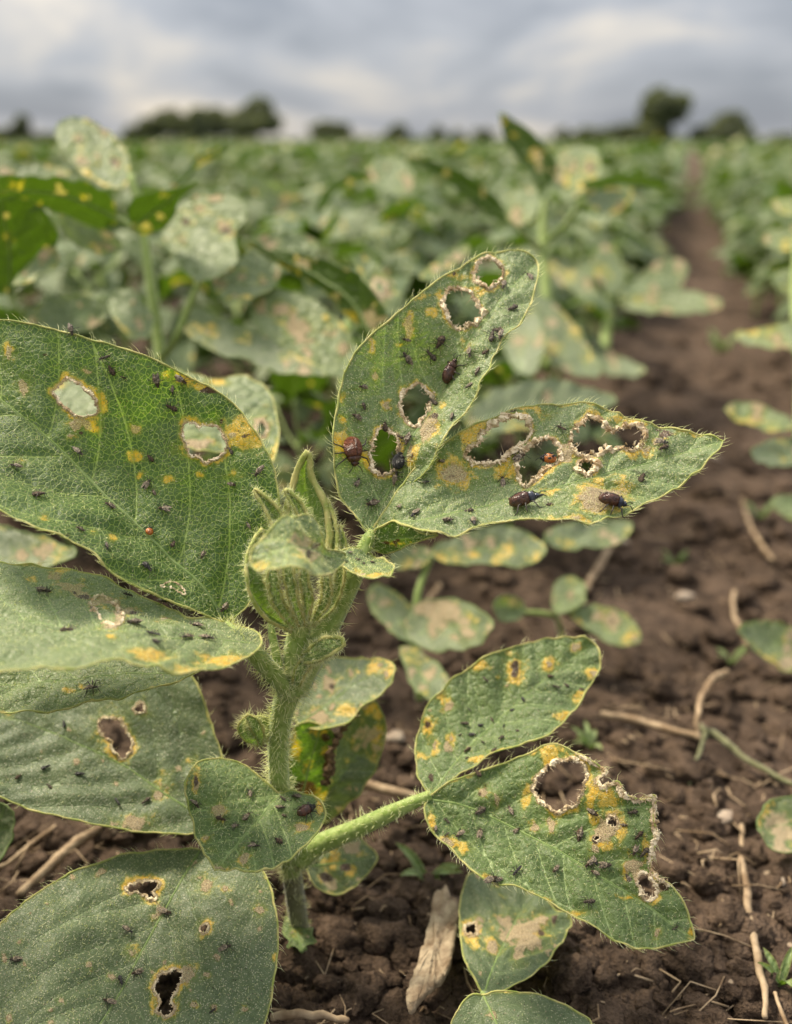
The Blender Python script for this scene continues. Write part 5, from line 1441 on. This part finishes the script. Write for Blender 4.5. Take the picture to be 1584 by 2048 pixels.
bs(s5, [(1650, 1090, .72), (1640, 1050, .70), (1625, 1030, .69)], [6, 6, 5])
bl(s5, [(1540, 1002), (1565, 990), (1620, 1000), (1640, 1040), (1600, 1048), (1560, 1030)], [(1630, 1035), (1590, 1018), (1542, 1002)], (.68, .69), dust=.9, auto=(2, 1))

q1 = back_plant(gat(950, 2010), 'low bean plant at the bottom with a round leaf covered in tan patches', 'seedling')
bs(q1, [(955, 2030, .352), (962, 2005, .35), (968, 1985, .349)], [9, 8, 7])
Leaf(q1, [(968, 1987), (942, 1955), (925, 1905), (918, 1850), (922, 1795), (945, 1755), (1000, 1760), (1060, 1790), (1140, 1840), (1134, 1865), (1119, 1897), (1074, 1946), (1021, 1977)], [(968, 1985), (1000, 1900), (1050, 1800)],
     [(968, 1987, .350), (920, 1800, .395), (1138, 1850, .385), (1000, 1760, .405), (1074, 1946, .362), (1010, 1880, .376)], 'leaf_grey', holes=[[(930, 1858), (938, 1844), (950, 1846), (955, 1862), (947, 1878), (934, 1874)]],
     tan=[(1040, 1860, 40, 24), (985, 1895, 13, 12), (1060, 1890, 24, 14), (1010, 1840, 14, 10), (1040, 1905, 12, 14), (1085, 1840, 14, 12)], yel=[(1060, 1870, 40, 20), (985, 1895, 18, 18), (940, 1885, 16, 14)],
     brn=[(1078, 1868, 8, 7), (1110, 1845, 6)], dust=.4, seed=91, fuzz=60, step=7, nlat=6, ang=52, relief=.0015, auto=(10, 3), hair=.2, label='round leaf with tan patches and one hole')
Leaf(q1, [(962, 1990), (940, 2000), (915, 2034), (905, 2080), (960, 2130), (1080, 2130), (1180, 2100), (1180, 2050), (1154, 2028), (1097, 2002), (1021, 1989)], [(966, 1990), (990, 2040), (1020, 2110)],
     [(966, 1990, .346), (905, 2080, .338), (1180, 2050, .340), (1020, 2110, .325)], 'leaf_grey', dust=.5, seed=92, fuzz=60, step=7, nlat=5, relief=.0012, auto=(3, 1), hair=.2)
b0 = back_plant(gat(560, 1930), 'tiny ragged sprout at the foot of the hairy stem', 'sprout')
bs(b0, [(610, 1900, .388), (600, 1870, .394), (590, 1840, .40)], [5, 4, 4])
bl(b0, [(566, 1862), (574, 1838), (586, 1852), (598, 1838), (606, 1858), (628, 1850), (622, 1872), (636, 1886), (612, 1890), (604, 1910), (590, 1894), (572, 1900), (580, 1880)], [(604, 1906), (598, 1875), (590, 1846)], (.396, .402, .3), mat='leaf_dull', dust=.2, auto=(2, 3), step=8)
e0 = back_plant(gat(-40, 1850), 'leaf cut by the left picture edge below the shaded leaf', 'seedling')
bs(e0, [(-40, 1820, .40), (-35, 1760, .395), (-30, 1720, .39)], [6, 6, 5])
bl(e0, [(-60, 1600), (0, 1604), (26, 1625), (30, 1660), (15, 1710), (-20, 1745), (-70, 1730)], [(-30, 1735), (-10, 1670), (10, 1612)], (.385, .39, .3), mat='leaf_grey', dust=.7, auto=(1, 0), step=9)
f0 = back_plant(gat(60, 1190), 'blurred leaf lying in the gap under the broad veined leaflet', 'seedling')
bs(f0, [(70, 1300, .47), (60, 1180, .46), (40, 1130, .455)], [6, 6, 5])
bl(f0, [(-60, 1045), (0, 1050), (80, 1072), (140, 1098), (160, 1120), (100, 1135), (20, 1140), (-60, 1150)], [(140, 1112), (60, 1100), (-50, 1095)], (.45, .46), mat='leaf_grey', dust=.9, auto=(4, 3), tan=[(90, 1100, 20, 10)])


# ------------------------------------------------------------------ the crop rows behind
def leaf_attrs(n, seed):
    return dict(vein=np.full(n, 9.0), edge=np.full(n, 9.0))


PROTO = []
for v in range(6):
    rs = np.random.default_rng(100 + v)
    parts = []
    hgt = rs.uniform(.12, .185)
    lean = rs.normal(size=2) * .02
    stem_pts = np.array([[0, 0, -.01], [lean[0] * .5, lean[1] * .5, hgt * .5], [lean[0], lean[1], hgt]])
    V_, F_ = tube(spline3(stem_pts, 8), np.linspace(.0035, .002, 8), 6)
    me_ = mesh('stem', V_, F_); me_.materials.append(M['stem'])
    parts.append(('stem', me_))
    nn_ = 9
    for i in range(nn_):
        t = .25 + .75 * i / (nn_ - 1)
        p0 = np.array([lean[0] * t, lean[1] * t, hgt * t])
        a = i * 2.4 + rs.uniform(-.4, .4)
        out = np.array([math.cos(a), math.sin(a), 0])
        L = rs.uniform(.045, .085) * (1.15 - .5 * t)
        p1_ = p0 + out * L * .75 + np.array([0, 0, L * rs.uniform(.45, 1.0)])
        V_, F_ = tube(spline3(np.array([p0, (p0 + p1_) / 2 + [0, 0, -.006], p1_]), 6), .0014, 5)
        me_ = mesh('petiole', V_, F_); me_.materials.append(M['stem'])
        parts.append(('petiole', me_))
        for da in (-1.15, 0, 1.15):
            ang_ = a + da + rs.uniform(-.2, .2)
            o_ = np.array([math.cos(ang_), math.sin(ang_), 0])
            ll = rs.uniform(.045, .074) * (1.1 if da == 0 else .92)
            dz = rs.uniform(-.35, .65) * ll
            q0 = p1_ + o_ * .006
            C_ = np.array([q0, q0 + o_ * ll * .45 + [0, 0, dz * .45 + .010], q0 + o_ * ll * .95 + [0, 0, dz * .7 - .006]])
            fcv = np.array([0, 0, 1]) + rs.normal(size=3) * .35
            V_, F_, A_, _x = blade(C_, ll * rs.uniform(.26, .34), fcv, fold=rs.uniform(-.05, .35), curl=rs.uniform(-.25, .1), n=10, m=7, seed=int(rs.integers(1000)), nlat=6, spots=rs.choice((0, 0, .12, .25, .4)), dust=rs.choice((.0, .1, .3, .55, 1.0)), wav=.006,
                                   tone=0.0)
            me_ = mesh('leaflet', V_, F_, A_); me_.materials.append(M['leaf_pale'])
            parts.append(('leaflet', me_))
    # the same plant with its leaves joined, for places where they are too small to pick apart
    bg_, at_ = Bag(), {}
    for nm, me_ in parts[1:]:
        vv = np.zeros(len(me_.vertices) * 3); me_.vertices.foreach_get('co', vv)
        bg_.add(vv.reshape(-1, 3), [list(p.vertices) for p in me_.polygons])
        for k_ in ('vein', 'edge', 'yel', 'tan', 'brown', 'dust', 'tone', 'luv'):
            if k_ in me_.attributes:
                w_ = 3 if k_ == 'luv' else 1
                z_ = np.zeros(len(me_.vertices) * w_)
                me_.attributes[k_].data.foreach_get('vector' if w_ == 3 else 'value', z_)
                z_ = z_.reshape(-1, 3) if w_ == 3 else z_
            else:
                z_ = np.full(len(me_.vertices), 9.0) if k_ in ('vein', 'edge') else (np.zeros((len(me_.vertices), 3)) if k_ == 'luv' else np.zeros(len(me_.vertices)))
            at_.setdefault(k_, []).append(z_)
    fol = mesh('foliage', np.concatenate(bg_.v), bg_.f, {k_: np.concatenate(z_) for k_, z_ in at_.items()})
    fol.materials.append(M['leaf_pale'])
    PROTO.append((parts, fol))

spots_ = []
for off in [-.31, -.13, .145, -.19, -.45, -.74, -1.05, -1.4, -1.75, -2.1, -2.5, .20, .50, .82, 1.15, 1.5]:
    y = .5
    while y < 5.0:
        x = PATH_X0 + PATH_K * y + off + RNG.normal() * .03
        d_ = y * CP + CAM_H * SP
        px_ = 792 + F * x / d_
        wpx = 130 / d_ * 1.0
        ymin = .62 if off == -.31 else 1.15 if off == -.09 else .70 if off == -.19 else (1.0 if off == .20 else .66)
        if y > ymin and -wpx < px_ < 1584 + wpx:
            if off in (-.13, .145) and not 1.75 < y < 5:
                y += .1
                continue
            if (off != -.31 or y < 1.15) and (off not in (-.09, .10) or 1.05 < y < 1.75):
                spots_.append((y, x, px_))
        y += RNG.uniform(.09, .135)
spots_.sort()
NEAR = 40
for i, (y, x, px_) in enumerate(spots_[:290]):
    parts, fol = PROTO[i % 6]
    side = 'right of the bare strip' if x > PATH_X0 + PATH_K * y else 'left of the bare strip'
    side += ', nearest to the viewer' if y < 1.25 else ', in the middle distance' if y < 2.4 else ', far down the field'
    o = empty('soybean_plant', (x, y, float(soil_h(x, y)) if y < 3 else 0.0), label='blurred soybean plant with pale leaves ' + side, cat='plant', group='soybean plants in the rows ' + side)
    o.rotation_euler = (RNG.normal() * .08, RNG.normal() * .08, RNG.uniform(0, 6.28))
    s = RNG.uniform(.72, 1.05) * (.8 if y < .85 else .75 if abs(x - PATH_X0 - PATH_K * y) < .15 else 1)
    o.scale = (s, s, s)
    if i < NEAR:
        for nm, me_ in parts:
            link(nm, me_, None, o)
    else:
        link('stem', parts[0][1], None, o)
        link('foliage', fol, None, o)['kind'] = 'stuff'

# the same rows go on beside and behind the camera and take light from the low leaves
for i, (x, y) in enumerate([(-.30, .26), (-.36, .12), (-.33, .40), (-.30, -.02), (-.42, .52), (-.16, -.22), (-.22, -.36), (-.12, -.5), (-.5, .3), (-.52, .05), (.42, .12), (.46, .26), (.40, -.06), (.36, -.25), (-.40, -.2), (.52, .38)]):
    parts, fol = PROTO[i % 6]
    o = empty('soybean_plant', (x, y, 0), label='soybean plant in the rows beside and behind the viewer', cat='plant', group='soybean plants beside the viewer')
    o.rotation_euler = (0, 0, i * 1.9)
    o.scale = (1.25, 1.25, 1.15)
    link('stem', parts[0][1], None, o)
    link('foliage', fol, None, o)['kind'] = 'stuff'

# farther off the crop is one mass of leaves
N_ = 110000
u_ = RNG.random(N_)
dd = 4.6 * (170 / 4.6) ** (u_ ** 1.15)
xx = RNG.uniform(-.47, .47, N_) * dd
yy = dd
offp = xx - (PATH_X0 + PATH_K * yy)
keep_ = np.abs(offp) > (.10 + .004 * np.minimum(dd, 20)) * (.7 + .6 * RNG.random(N_))
xx, yy, dd = xx[keep_], yy[keep_], dd[keep_]
n_ = len(xx)
sz = .029 * (1 + dd / 24) * RNG.uniform(.7, 1.3, n_)
zz = np.clip(RNG.normal(.165, .035, n_), .03, .255) + .03 * (vn(xx * .8, yy * .8, 77) - .5)
a_ = RNG.uniform(0, 6.28, n_)
D1 = np.stack([np.cos(a_), np.sin(a_), RNG.normal(0, .45, n_)], 1)
D2 = np.stack([-np.sin(a_), np.cos(a_), RNG.normal(0, .5, n_)], 1) * .58
Pc = np.stack([xx, yy, zz], 1)
S1 = sz[:, None]
Vq = np.stack([Pc - D1 * S1, Pc - D2 * S1 + [0, 0, .006], Pc + D1 * S1, Pc + D2 * S1 + [0, 0, .006], Pc + [0, 0, -.004]], 1).reshape(-1, 3)
bq = np.array([[0, 1, 4], [1, 2, 4], [2, 3, 4], [3, 0, 4]])
Fq = (bq[None] + 5 * np.arange(n_)[:, None, None]).reshape(-1, 3)
nv = len(Vq)
rep = np.repeat(RNG.random(n_), 5)
crop = link('far_crop', mesh('far_crop', Vq, Fq, dict(vein=np.full(nv, 9.), edge=np.full(nv, 9.), dust=.4 + .6 * rep, luv=Vq * .2, tan=np.repeat((RNG.random(n_) < .03) * .8, 5), yel=np.repeat((RNG.random(n_) < .2) * .4, 5)), False), M['leaf_pale'])
tag(crop, kind='stuff')
# closed leaf cover under it
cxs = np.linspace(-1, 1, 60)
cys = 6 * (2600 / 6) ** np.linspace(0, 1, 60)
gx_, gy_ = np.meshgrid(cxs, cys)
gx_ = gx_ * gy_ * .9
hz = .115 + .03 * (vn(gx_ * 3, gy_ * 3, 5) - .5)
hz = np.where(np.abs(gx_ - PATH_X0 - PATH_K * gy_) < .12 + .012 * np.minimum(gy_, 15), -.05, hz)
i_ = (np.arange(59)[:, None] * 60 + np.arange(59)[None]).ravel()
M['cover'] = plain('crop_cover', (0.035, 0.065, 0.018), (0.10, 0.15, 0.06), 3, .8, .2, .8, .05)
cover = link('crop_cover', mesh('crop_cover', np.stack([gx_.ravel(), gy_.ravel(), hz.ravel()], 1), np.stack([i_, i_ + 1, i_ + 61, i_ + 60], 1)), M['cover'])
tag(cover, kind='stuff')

# ------------------------------------------------------------------ trees along the horizon
M['bark'] = plain('bark', (0.05, 0.04, 0.03), (0.10, 0.08, 0.06), 2, .9, .1, .5, .05)
M['tree_a'] = plain('tree_leaves', (0.10, 0.112, 0.072), (0.16, 0.175, 0.11), .6, .7, .2, 0, .01, 0, .3)  # both crown colours greyed and lightened in place of distance haze
M['tree_b'] = plain('pale_tree_leaves', (0.12, 0.135, 0.085), (0.19, 0.205, 0.13), .6, .7, .2, 0, .01, 0, .3)
TD = 260.0


def tree(px, top, half, lobes, mat, label, group=None, trunk=True, dist=TD, seed=0):
    rs = np.random.default_rng(seed + int(px))
    k = dist / F
    x = (px - 792) * k * 1.0
    hgt = (294 - top) * k * 1.12
    w = half * k * 1.25
    o = empty('tree', (x, dist / CP, 0), label=label, cat='tree', group=group)
    b = Bag()
    th = hgt * (.25 if trunk else .12)
    r0 = max(.12, w * .07)
    b.add(*tube(np.array([[0, 0, -.2], [rs.normal() * .1, 0, th * .6], [rs.normal() * .2, 0, th * 1.5]]), [r0, r0 * .75, r0 * .4], 7))
    for j in range(4):
        a = rs.uniform(0, 6.28)
        b.add(*tube(np.array([[0, 0, th * .8], [math.cos(a) * w * .3, math.sin(a) * w * .3, th * 1.3], [math.cos(a) * w * .55, math.sin(a) * w * .55, th * 1.8]]), [r0 * .45, r0 * .3, r0 * .12], 5))
    link('trunk', b.mesh('trunk'), M['bark'], o)
    n = 2200
    L = []
    lobes = lobes + 5
    z0 = hgt * (.22 if trunk else .03)
    for j in range(lobes):
        a = rs.uniform(0, 6.28)
        rr = w * .72 * rs.random() ** .5
        L.append((math.cos(a) * rr, math.sin(a) * rr, z0 + (hgt - z0) * rs.uniform(.15, .68), w * rs.uniform(.26, .52), (hgt - z0) * rs.uniform(.16, .32)))
    L = np.array(L)
    L[0] = (rs.normal() * w * .12, 0, z0 + (hgt - z0) * .70, w * .45, (hgt - z0) * .30)
    pick = rs.integers(0, lobes, n)
    d = norm(rs.normal(size=(n, 3)))
    rad = rs.random((n, 1)) ** .28
    c = L[pick, :3] + d * rad * np.stack([L[pick, 3], L[pick, 3], L[pick, 4]], 1)
    c[:, 2] = np.clip(c[:, 2], z0 * .7, hgt)
    s = w * .1 * rs.uniform(.6, 1.5, (n, 1)) + .12
    u = norm(rs.normal(size=(n, 3)) + d * .4)
    v = norm(np.cross(u, rs.normal(size=(n, 3))))
    V = np.stack([c - u * s, c - v * s * .7, c + u * s, c + v * s * .7], 1).reshape(-1, 3)
    Fc = np.arange(4 * n).reshape(-1, 4)
    link('crown', mesh('crown', V, Fc, None, False), M[mat], o)['kind'] = 'stuff'
    return o


G1 = 'trees in the dark clump at left'
tree(515, 217, 54, 7, 'tree_a', 'tall dark round tree closing the right end of the dark clump at left', G1)
tree(440, 231, 34, 6, 'tree_b', 'paler tree left of the tall round tree in the clump', G1)
tree(396, 232, 40, 6, 'tree_b', 'bushy tree in the middle of the dark clump at left', G1)
tree(346, 236, 40, 6, 'tree_a', 'dark tree with a rounded top in the left part of the clump', G1)
tree(302, 250, 28, 5, 'tree_a', 'low tree at the left end of the dark clump', G1)
tree(264, 262, 22, 4, 'tree_a', 'small round bush left of the dark clump of trees', None, False)
tree(46, 244, 20, 4, 'tree_a', 'small lone tree at the far left of the horizon')
tree(8, 268, 30, 4, 'tree_a', 'low bush on the horizon at the left picture edge', None, False)
tree(92, 276, 26, 3, 'tree_b', 'flat bush on the horizon right of the small lone tree', None, False)
tree(658, 256, 46, 5, 'tree_a', 'wide domed tree far off between the clump and the upright leaflet', None, False, 520)
tree(795, 260, 30, 4, 'tree_a', 'low dark bush on the horizon above the upright leaflet', None, False)
tree(874, 263, 17, 3, 'tree_a', 'small narrow tree on the horizon beside a low dark bush')
tree(915, 270, 16, 3, 'tree_b', 'smallest bush of the horizon line left of the pointed leaf', None, False)
tree(968, 268, 20, 3, 'tree_a', 'small bush on the horizon just left of the pointed leaf', None, False)
tree(1124, 266, 17, 3, 'tree_a', 'small bush on the horizon just right of the pointed leaf', None, False)
tree(1176, 267, 36, 4, 'tree_b', 'long low bush between the pointed leaf and the tall tree', None, False)
tree(1236, 261, 24, 4, 'tree_a', 'round bush directly left of the tall tree at right', None, False)
tree(1325, 200, 49, 8, 'tree_a', 'tallest tree on the horizon, broad dark crown on a visible trunk')
tree(1296, 256, 42, 4, 'tree_b', 'pale shrub under the tallest tree', None, False)
tree(1398, 264, 26, 4, 'tree_a', 'low bush between the tallest tree and the dark dome-shaped tree', None, False)
tree(1456, 238, 44, 6, 'tree_a', 'dark dome-shaped tree right of the tallest tree', None, False)
tree(1566, 277, 26, 3, 'tree_b', 'flat bush on the horizon at the right picture edge', None, False)
n_ = 9000
px_ = RNG.uniform(-100, 1700, n_)
hh = (4.5 + 6 * vn(px_ / 50, px_ * 0, 9) + 3 * vn(px_ / 14, px_ * 0, 19)) * RNG.random(n_)
k_ = 330 / F
c_ = np.stack([(px_ - 792) * k_, 330 + RNG.uniform(0, 12, n_), hh * k_], 1)
u_, v_ = norm(RNG.normal(size=(n_, 3))) * .55, norm(RNG.normal(size=(n_, 3))) * .5
hedge = link('far_hedge', mesh('far_hedge', np.stack([c_ - u_, c_ - v_, c_ + u_, c_ + v_], 1).reshape(-1, 3), np.arange(4 * n_).reshape(-1, 4), None, False), M['tree_b'])
tag(hedge, kind='stuff')


# ------------------------------------------------------------------ litter lying on the soil
def twig(pz, rpx, label, mat='straw', name='dry_stalk', cat='dry stalk', sides=7):
    P = np.array([gat(x, y, h) for x, y, h in pz])
    C = spline3(P, 8 * len(P))
    dep = (C - [0, 0, CAM_H]) @ np.array([0, CP, -SP])
    r = .78 * np.interp(np.linspace(0, 1, len(C)), np.linspace(0, 1, len(rpx)), rpx) * dep / F
    C = C + .0012 * (np.stack([vn(np.arange(len(C)) / 3.0, np.zeros(len(C)), int(pz[0][0]) + k_) for k_ in range(3)], 1) - .5)
    o = link(name, mesh(name, *tube(C, r * (1 + .25 * (RNG.random(len(C)) - .5)), sides, .1, 3)), M[mat])
    return tag(o, label, cat)


twig([(1482, 1715, .010), (1500, 1830, .006), (1520, 1940, .005), (1532, 2035, .004)], [8, 11, 10, 7], 'straight pale stalk lying lengthwise on dark soil at lower right')
twig([(1205, 1428, .006), (1290, 1446, .007), (1396, 1474, .010)], [8, 11, 8], 'thick tan stalk lying across the soil behind the lower right leaf')
twig([(1398, 1478, .012), (1398, 1420, .020), (1420, 1365, .016), (1452, 1345, .006)], [6, 8, 10, 11], 'bent grey-tan stalk curling up like a hook beside a tan stalk', sides=8)
twig([(1400, 1452, .012), (1450, 1482, .010), (1500, 1520, .008), (1600, 1575, .006)], [9, 9, 7, 6], 'green-yellow creeping stem on the soil at right', 'stem_old', 'creeping_stem', 'stem')
twig([(1410, 1465, .010), (1392, 1520, .006), (1380, 1570, .004)], [7, 5, 3], 'thin faded side shoot hanging from the creeping stem', 'stem_old', 'creeping_stem', 'stem')
twig([(720, 1570, .006), (790, 1582, .008), (850, 1604, .006)], [12, 13, 10], 'tan stalk lying behind the lower right leaf joint')
twig([(540, 2036, .003), (620, 2030, .004), (700, 2046, .003)], [11, 13, 9], 'thick pale stalk on the soil at the bottom edge')
twig([(1170, 1180, .008), (1200, 1130, .01), (1228, 1075, .012)], [9, 11, 9], 'short brown stalk standing out of the soil behind a seedling')
twig([(1485, 1000, .01), (1505, 1060, .012), (1545, 1120, .008)], [5, 6, 6], 'thin pale bent straw near the right edge')
twig([(1300, 1548, .003), (1370, 1560, .003), (1420, 1572, .004)], [4, 6, 7], 'thin dry straw ending at a pale pebble')
twig([(1400, 1556, .003), (1425, 1610, .003)], [4, 6], 'short dry splinter beside a pale pebble')
twig([(1480, 1640, .003), (1486, 1700, .003)], [7, 5], 'short tan chip above the straight pale stalk')
twig([(1550, 1985, .003), (1584, 2080, .003)], [5, 6], 'thin dry stalk right of the straight pale stalk')
twig([(40, 1790, .004), (150, 1690, .006), (230, 1640, .005)], [12, 14, 10], 'blurred tan stalk in shade under the shaded leaf')
twig([(0, 1735, .003), (60, 1690, .005), (120, 1650, .004)], [6, 7, 6], 'thin tan stalk in shade at the left edge')
twig([(1180, 1010, .004), (1240, 985, .006), (1290, 960, .006)], [5, 6, 5], 'short straw blurred behind the right-pointing leaflet')
twig([(880, 1170, .006), (860, 1200, .004), (835, 1250, .003)], [7, 8, 7], 'tan stalk half hidden in the shade right of the shoot')
twig([(1468, 1180, .01), (1470, 1230, .012), (1495, 1290, .008)], [5, 6, 6], 'thin curled straw left of the leaf leaning in from the right')

# the flat dry husk
out_ = cr([(889, 1776), (898, 1790), (905, 1800), (920, 1802), (915, 1849), (907, 1897), (884, 1955), (849, 1995), (827, 2012), (812, 1999), (818, 1968), (840, 1906), (858, 1844), (867, 1796)], 6)
out_ = out_ + 5 * (np.stack([vn(out_[:, 0] / 9, out_[:, 1] / 9, 61), vn(out_[:, 0] / 9, out_[:, 1] / 9, 62)], 1) - .5)
top_ = np.array([gat(x, y, .006) for x, y in out_])
ctr = top_.mean(0)
n_ = len(out_)
rows = []
for f, dz in ((1.0, -.002), (1.0, .0), (.8, .0003), (.5, .0002), (.2, .0006)):
    q = ctr + (top_ - ctr) * f
    q[:, 2] += dz + .0035 * (vn(q[:, 0] * 200, q[:, 1] * 200, 3) - .5) + .0016 * (vn(q[:, 0] * 600, q[:, 1] * 600, 4) - .5)
    rows.append(q)
V_ = np.concatenate(rows + [ctr[None] + [0, 0, .0018]])
F_ = [[r * n_ + j, r * n_ + (j + 1) % n_, (r + 1) * n_ + (j + 1) % n_, (r + 1) * n_ + j] for r in range(4) for j in range(n_)]
F_ += [[4 * n_ + j, 4 * n_ + (j + 1) % n_, 5 * n_] for j in range(n_)]
tag(link('dry_husk', mesh('dry_husk', V_, F_), M['husk']), 'flat pale dry husk with a notched top lying on the soil', 'husk')

for i, (x, y, s, lb) in enumerate([(1410, 1578, .0042, 'pale pebble at the end of a thin dry straw'), (790, 1475, .0075, 'large pale blurred pebble right of the stem'), (1240, 1098, .0075, 'pale pebble behind a low seedling'),
                                   (1450, 1650, .006, 'flat tan chip of stone in the middle of the soil at lower right'), (880, 2020, .006, 'grey pebble beside the dry husk'), (1368, 1195, .007, 'pinkish pebble in the soil below the right-pointing leaflet'),
                                   (1430, 905, .008, 'tan pebble on the bare strip right of the leaflet tip'), (1490, 1505, .005, 'cream chip lying on the creeping stem'), (1560, 1790, .003, 'tiny orange-tan pebble near the right edge at the bottom')]):
    g = gat(x, y)
    V_, F_ = lump(31 + i, 2)
    o = link('pebble', mesh('pebble', V_ * s * np.array([1, .8, .55]), F_), M['pebble'])
    o.location = (g[0], g[1], float(soil_h(g[0], g[1])) + s * .3)
    o.rotation_euler = (.1, .1, i * 1.3)
    tag(o, lb, 'pebble')


def weed(px, py, s, label, seed=0):
    g = gat(px, py)
    o = empty('weed', (g[0], g[1], float(soil_h(g[0], g[1]))), label=label, cat='weed')
    rs = np.random.default_rng(seed)
    for i in range(7):
        a = rs.uniform(0, 6.28)
        d = np.array([math.cos(a), math.sin(a), rs.uniform(.4, 1.2)]) * s
        V, Fc, A_, _q = blade(np.array([[0, 0, 0], d * .5 + [0, 0, s * .2], d]), s * .16, (0, -.3, 1), n=7, m=5, spots=0, dust=.4, seed=seed + i)
        link('leaf', mesh('leaf', V, Fc, A_), M['leaf_dull'], o)
    return o


weed(1560, 1970, .009, 'small green weed on the soil at the lower right edge', 1)
weed(1180, 1500, .010, 'little green weed behind the hole of the ragged leaflet', 2)
weed(1520, 1040, .014, 'green weed by the bare strip near the right edge', 3)
weed(855, 1740, .014, 'small weed on the soil under the lower right leaf stalk', 4)
weed(1350, 1130, .010, 'green tuft on the soil in the middle distance', 5)
weed(1465, 1290, .01, 'tiny green sprout left of the leaf leaning in from the right', 6)
weed(1440, 700, .03, 'green weed growing on the bare strip among the rows', 7)
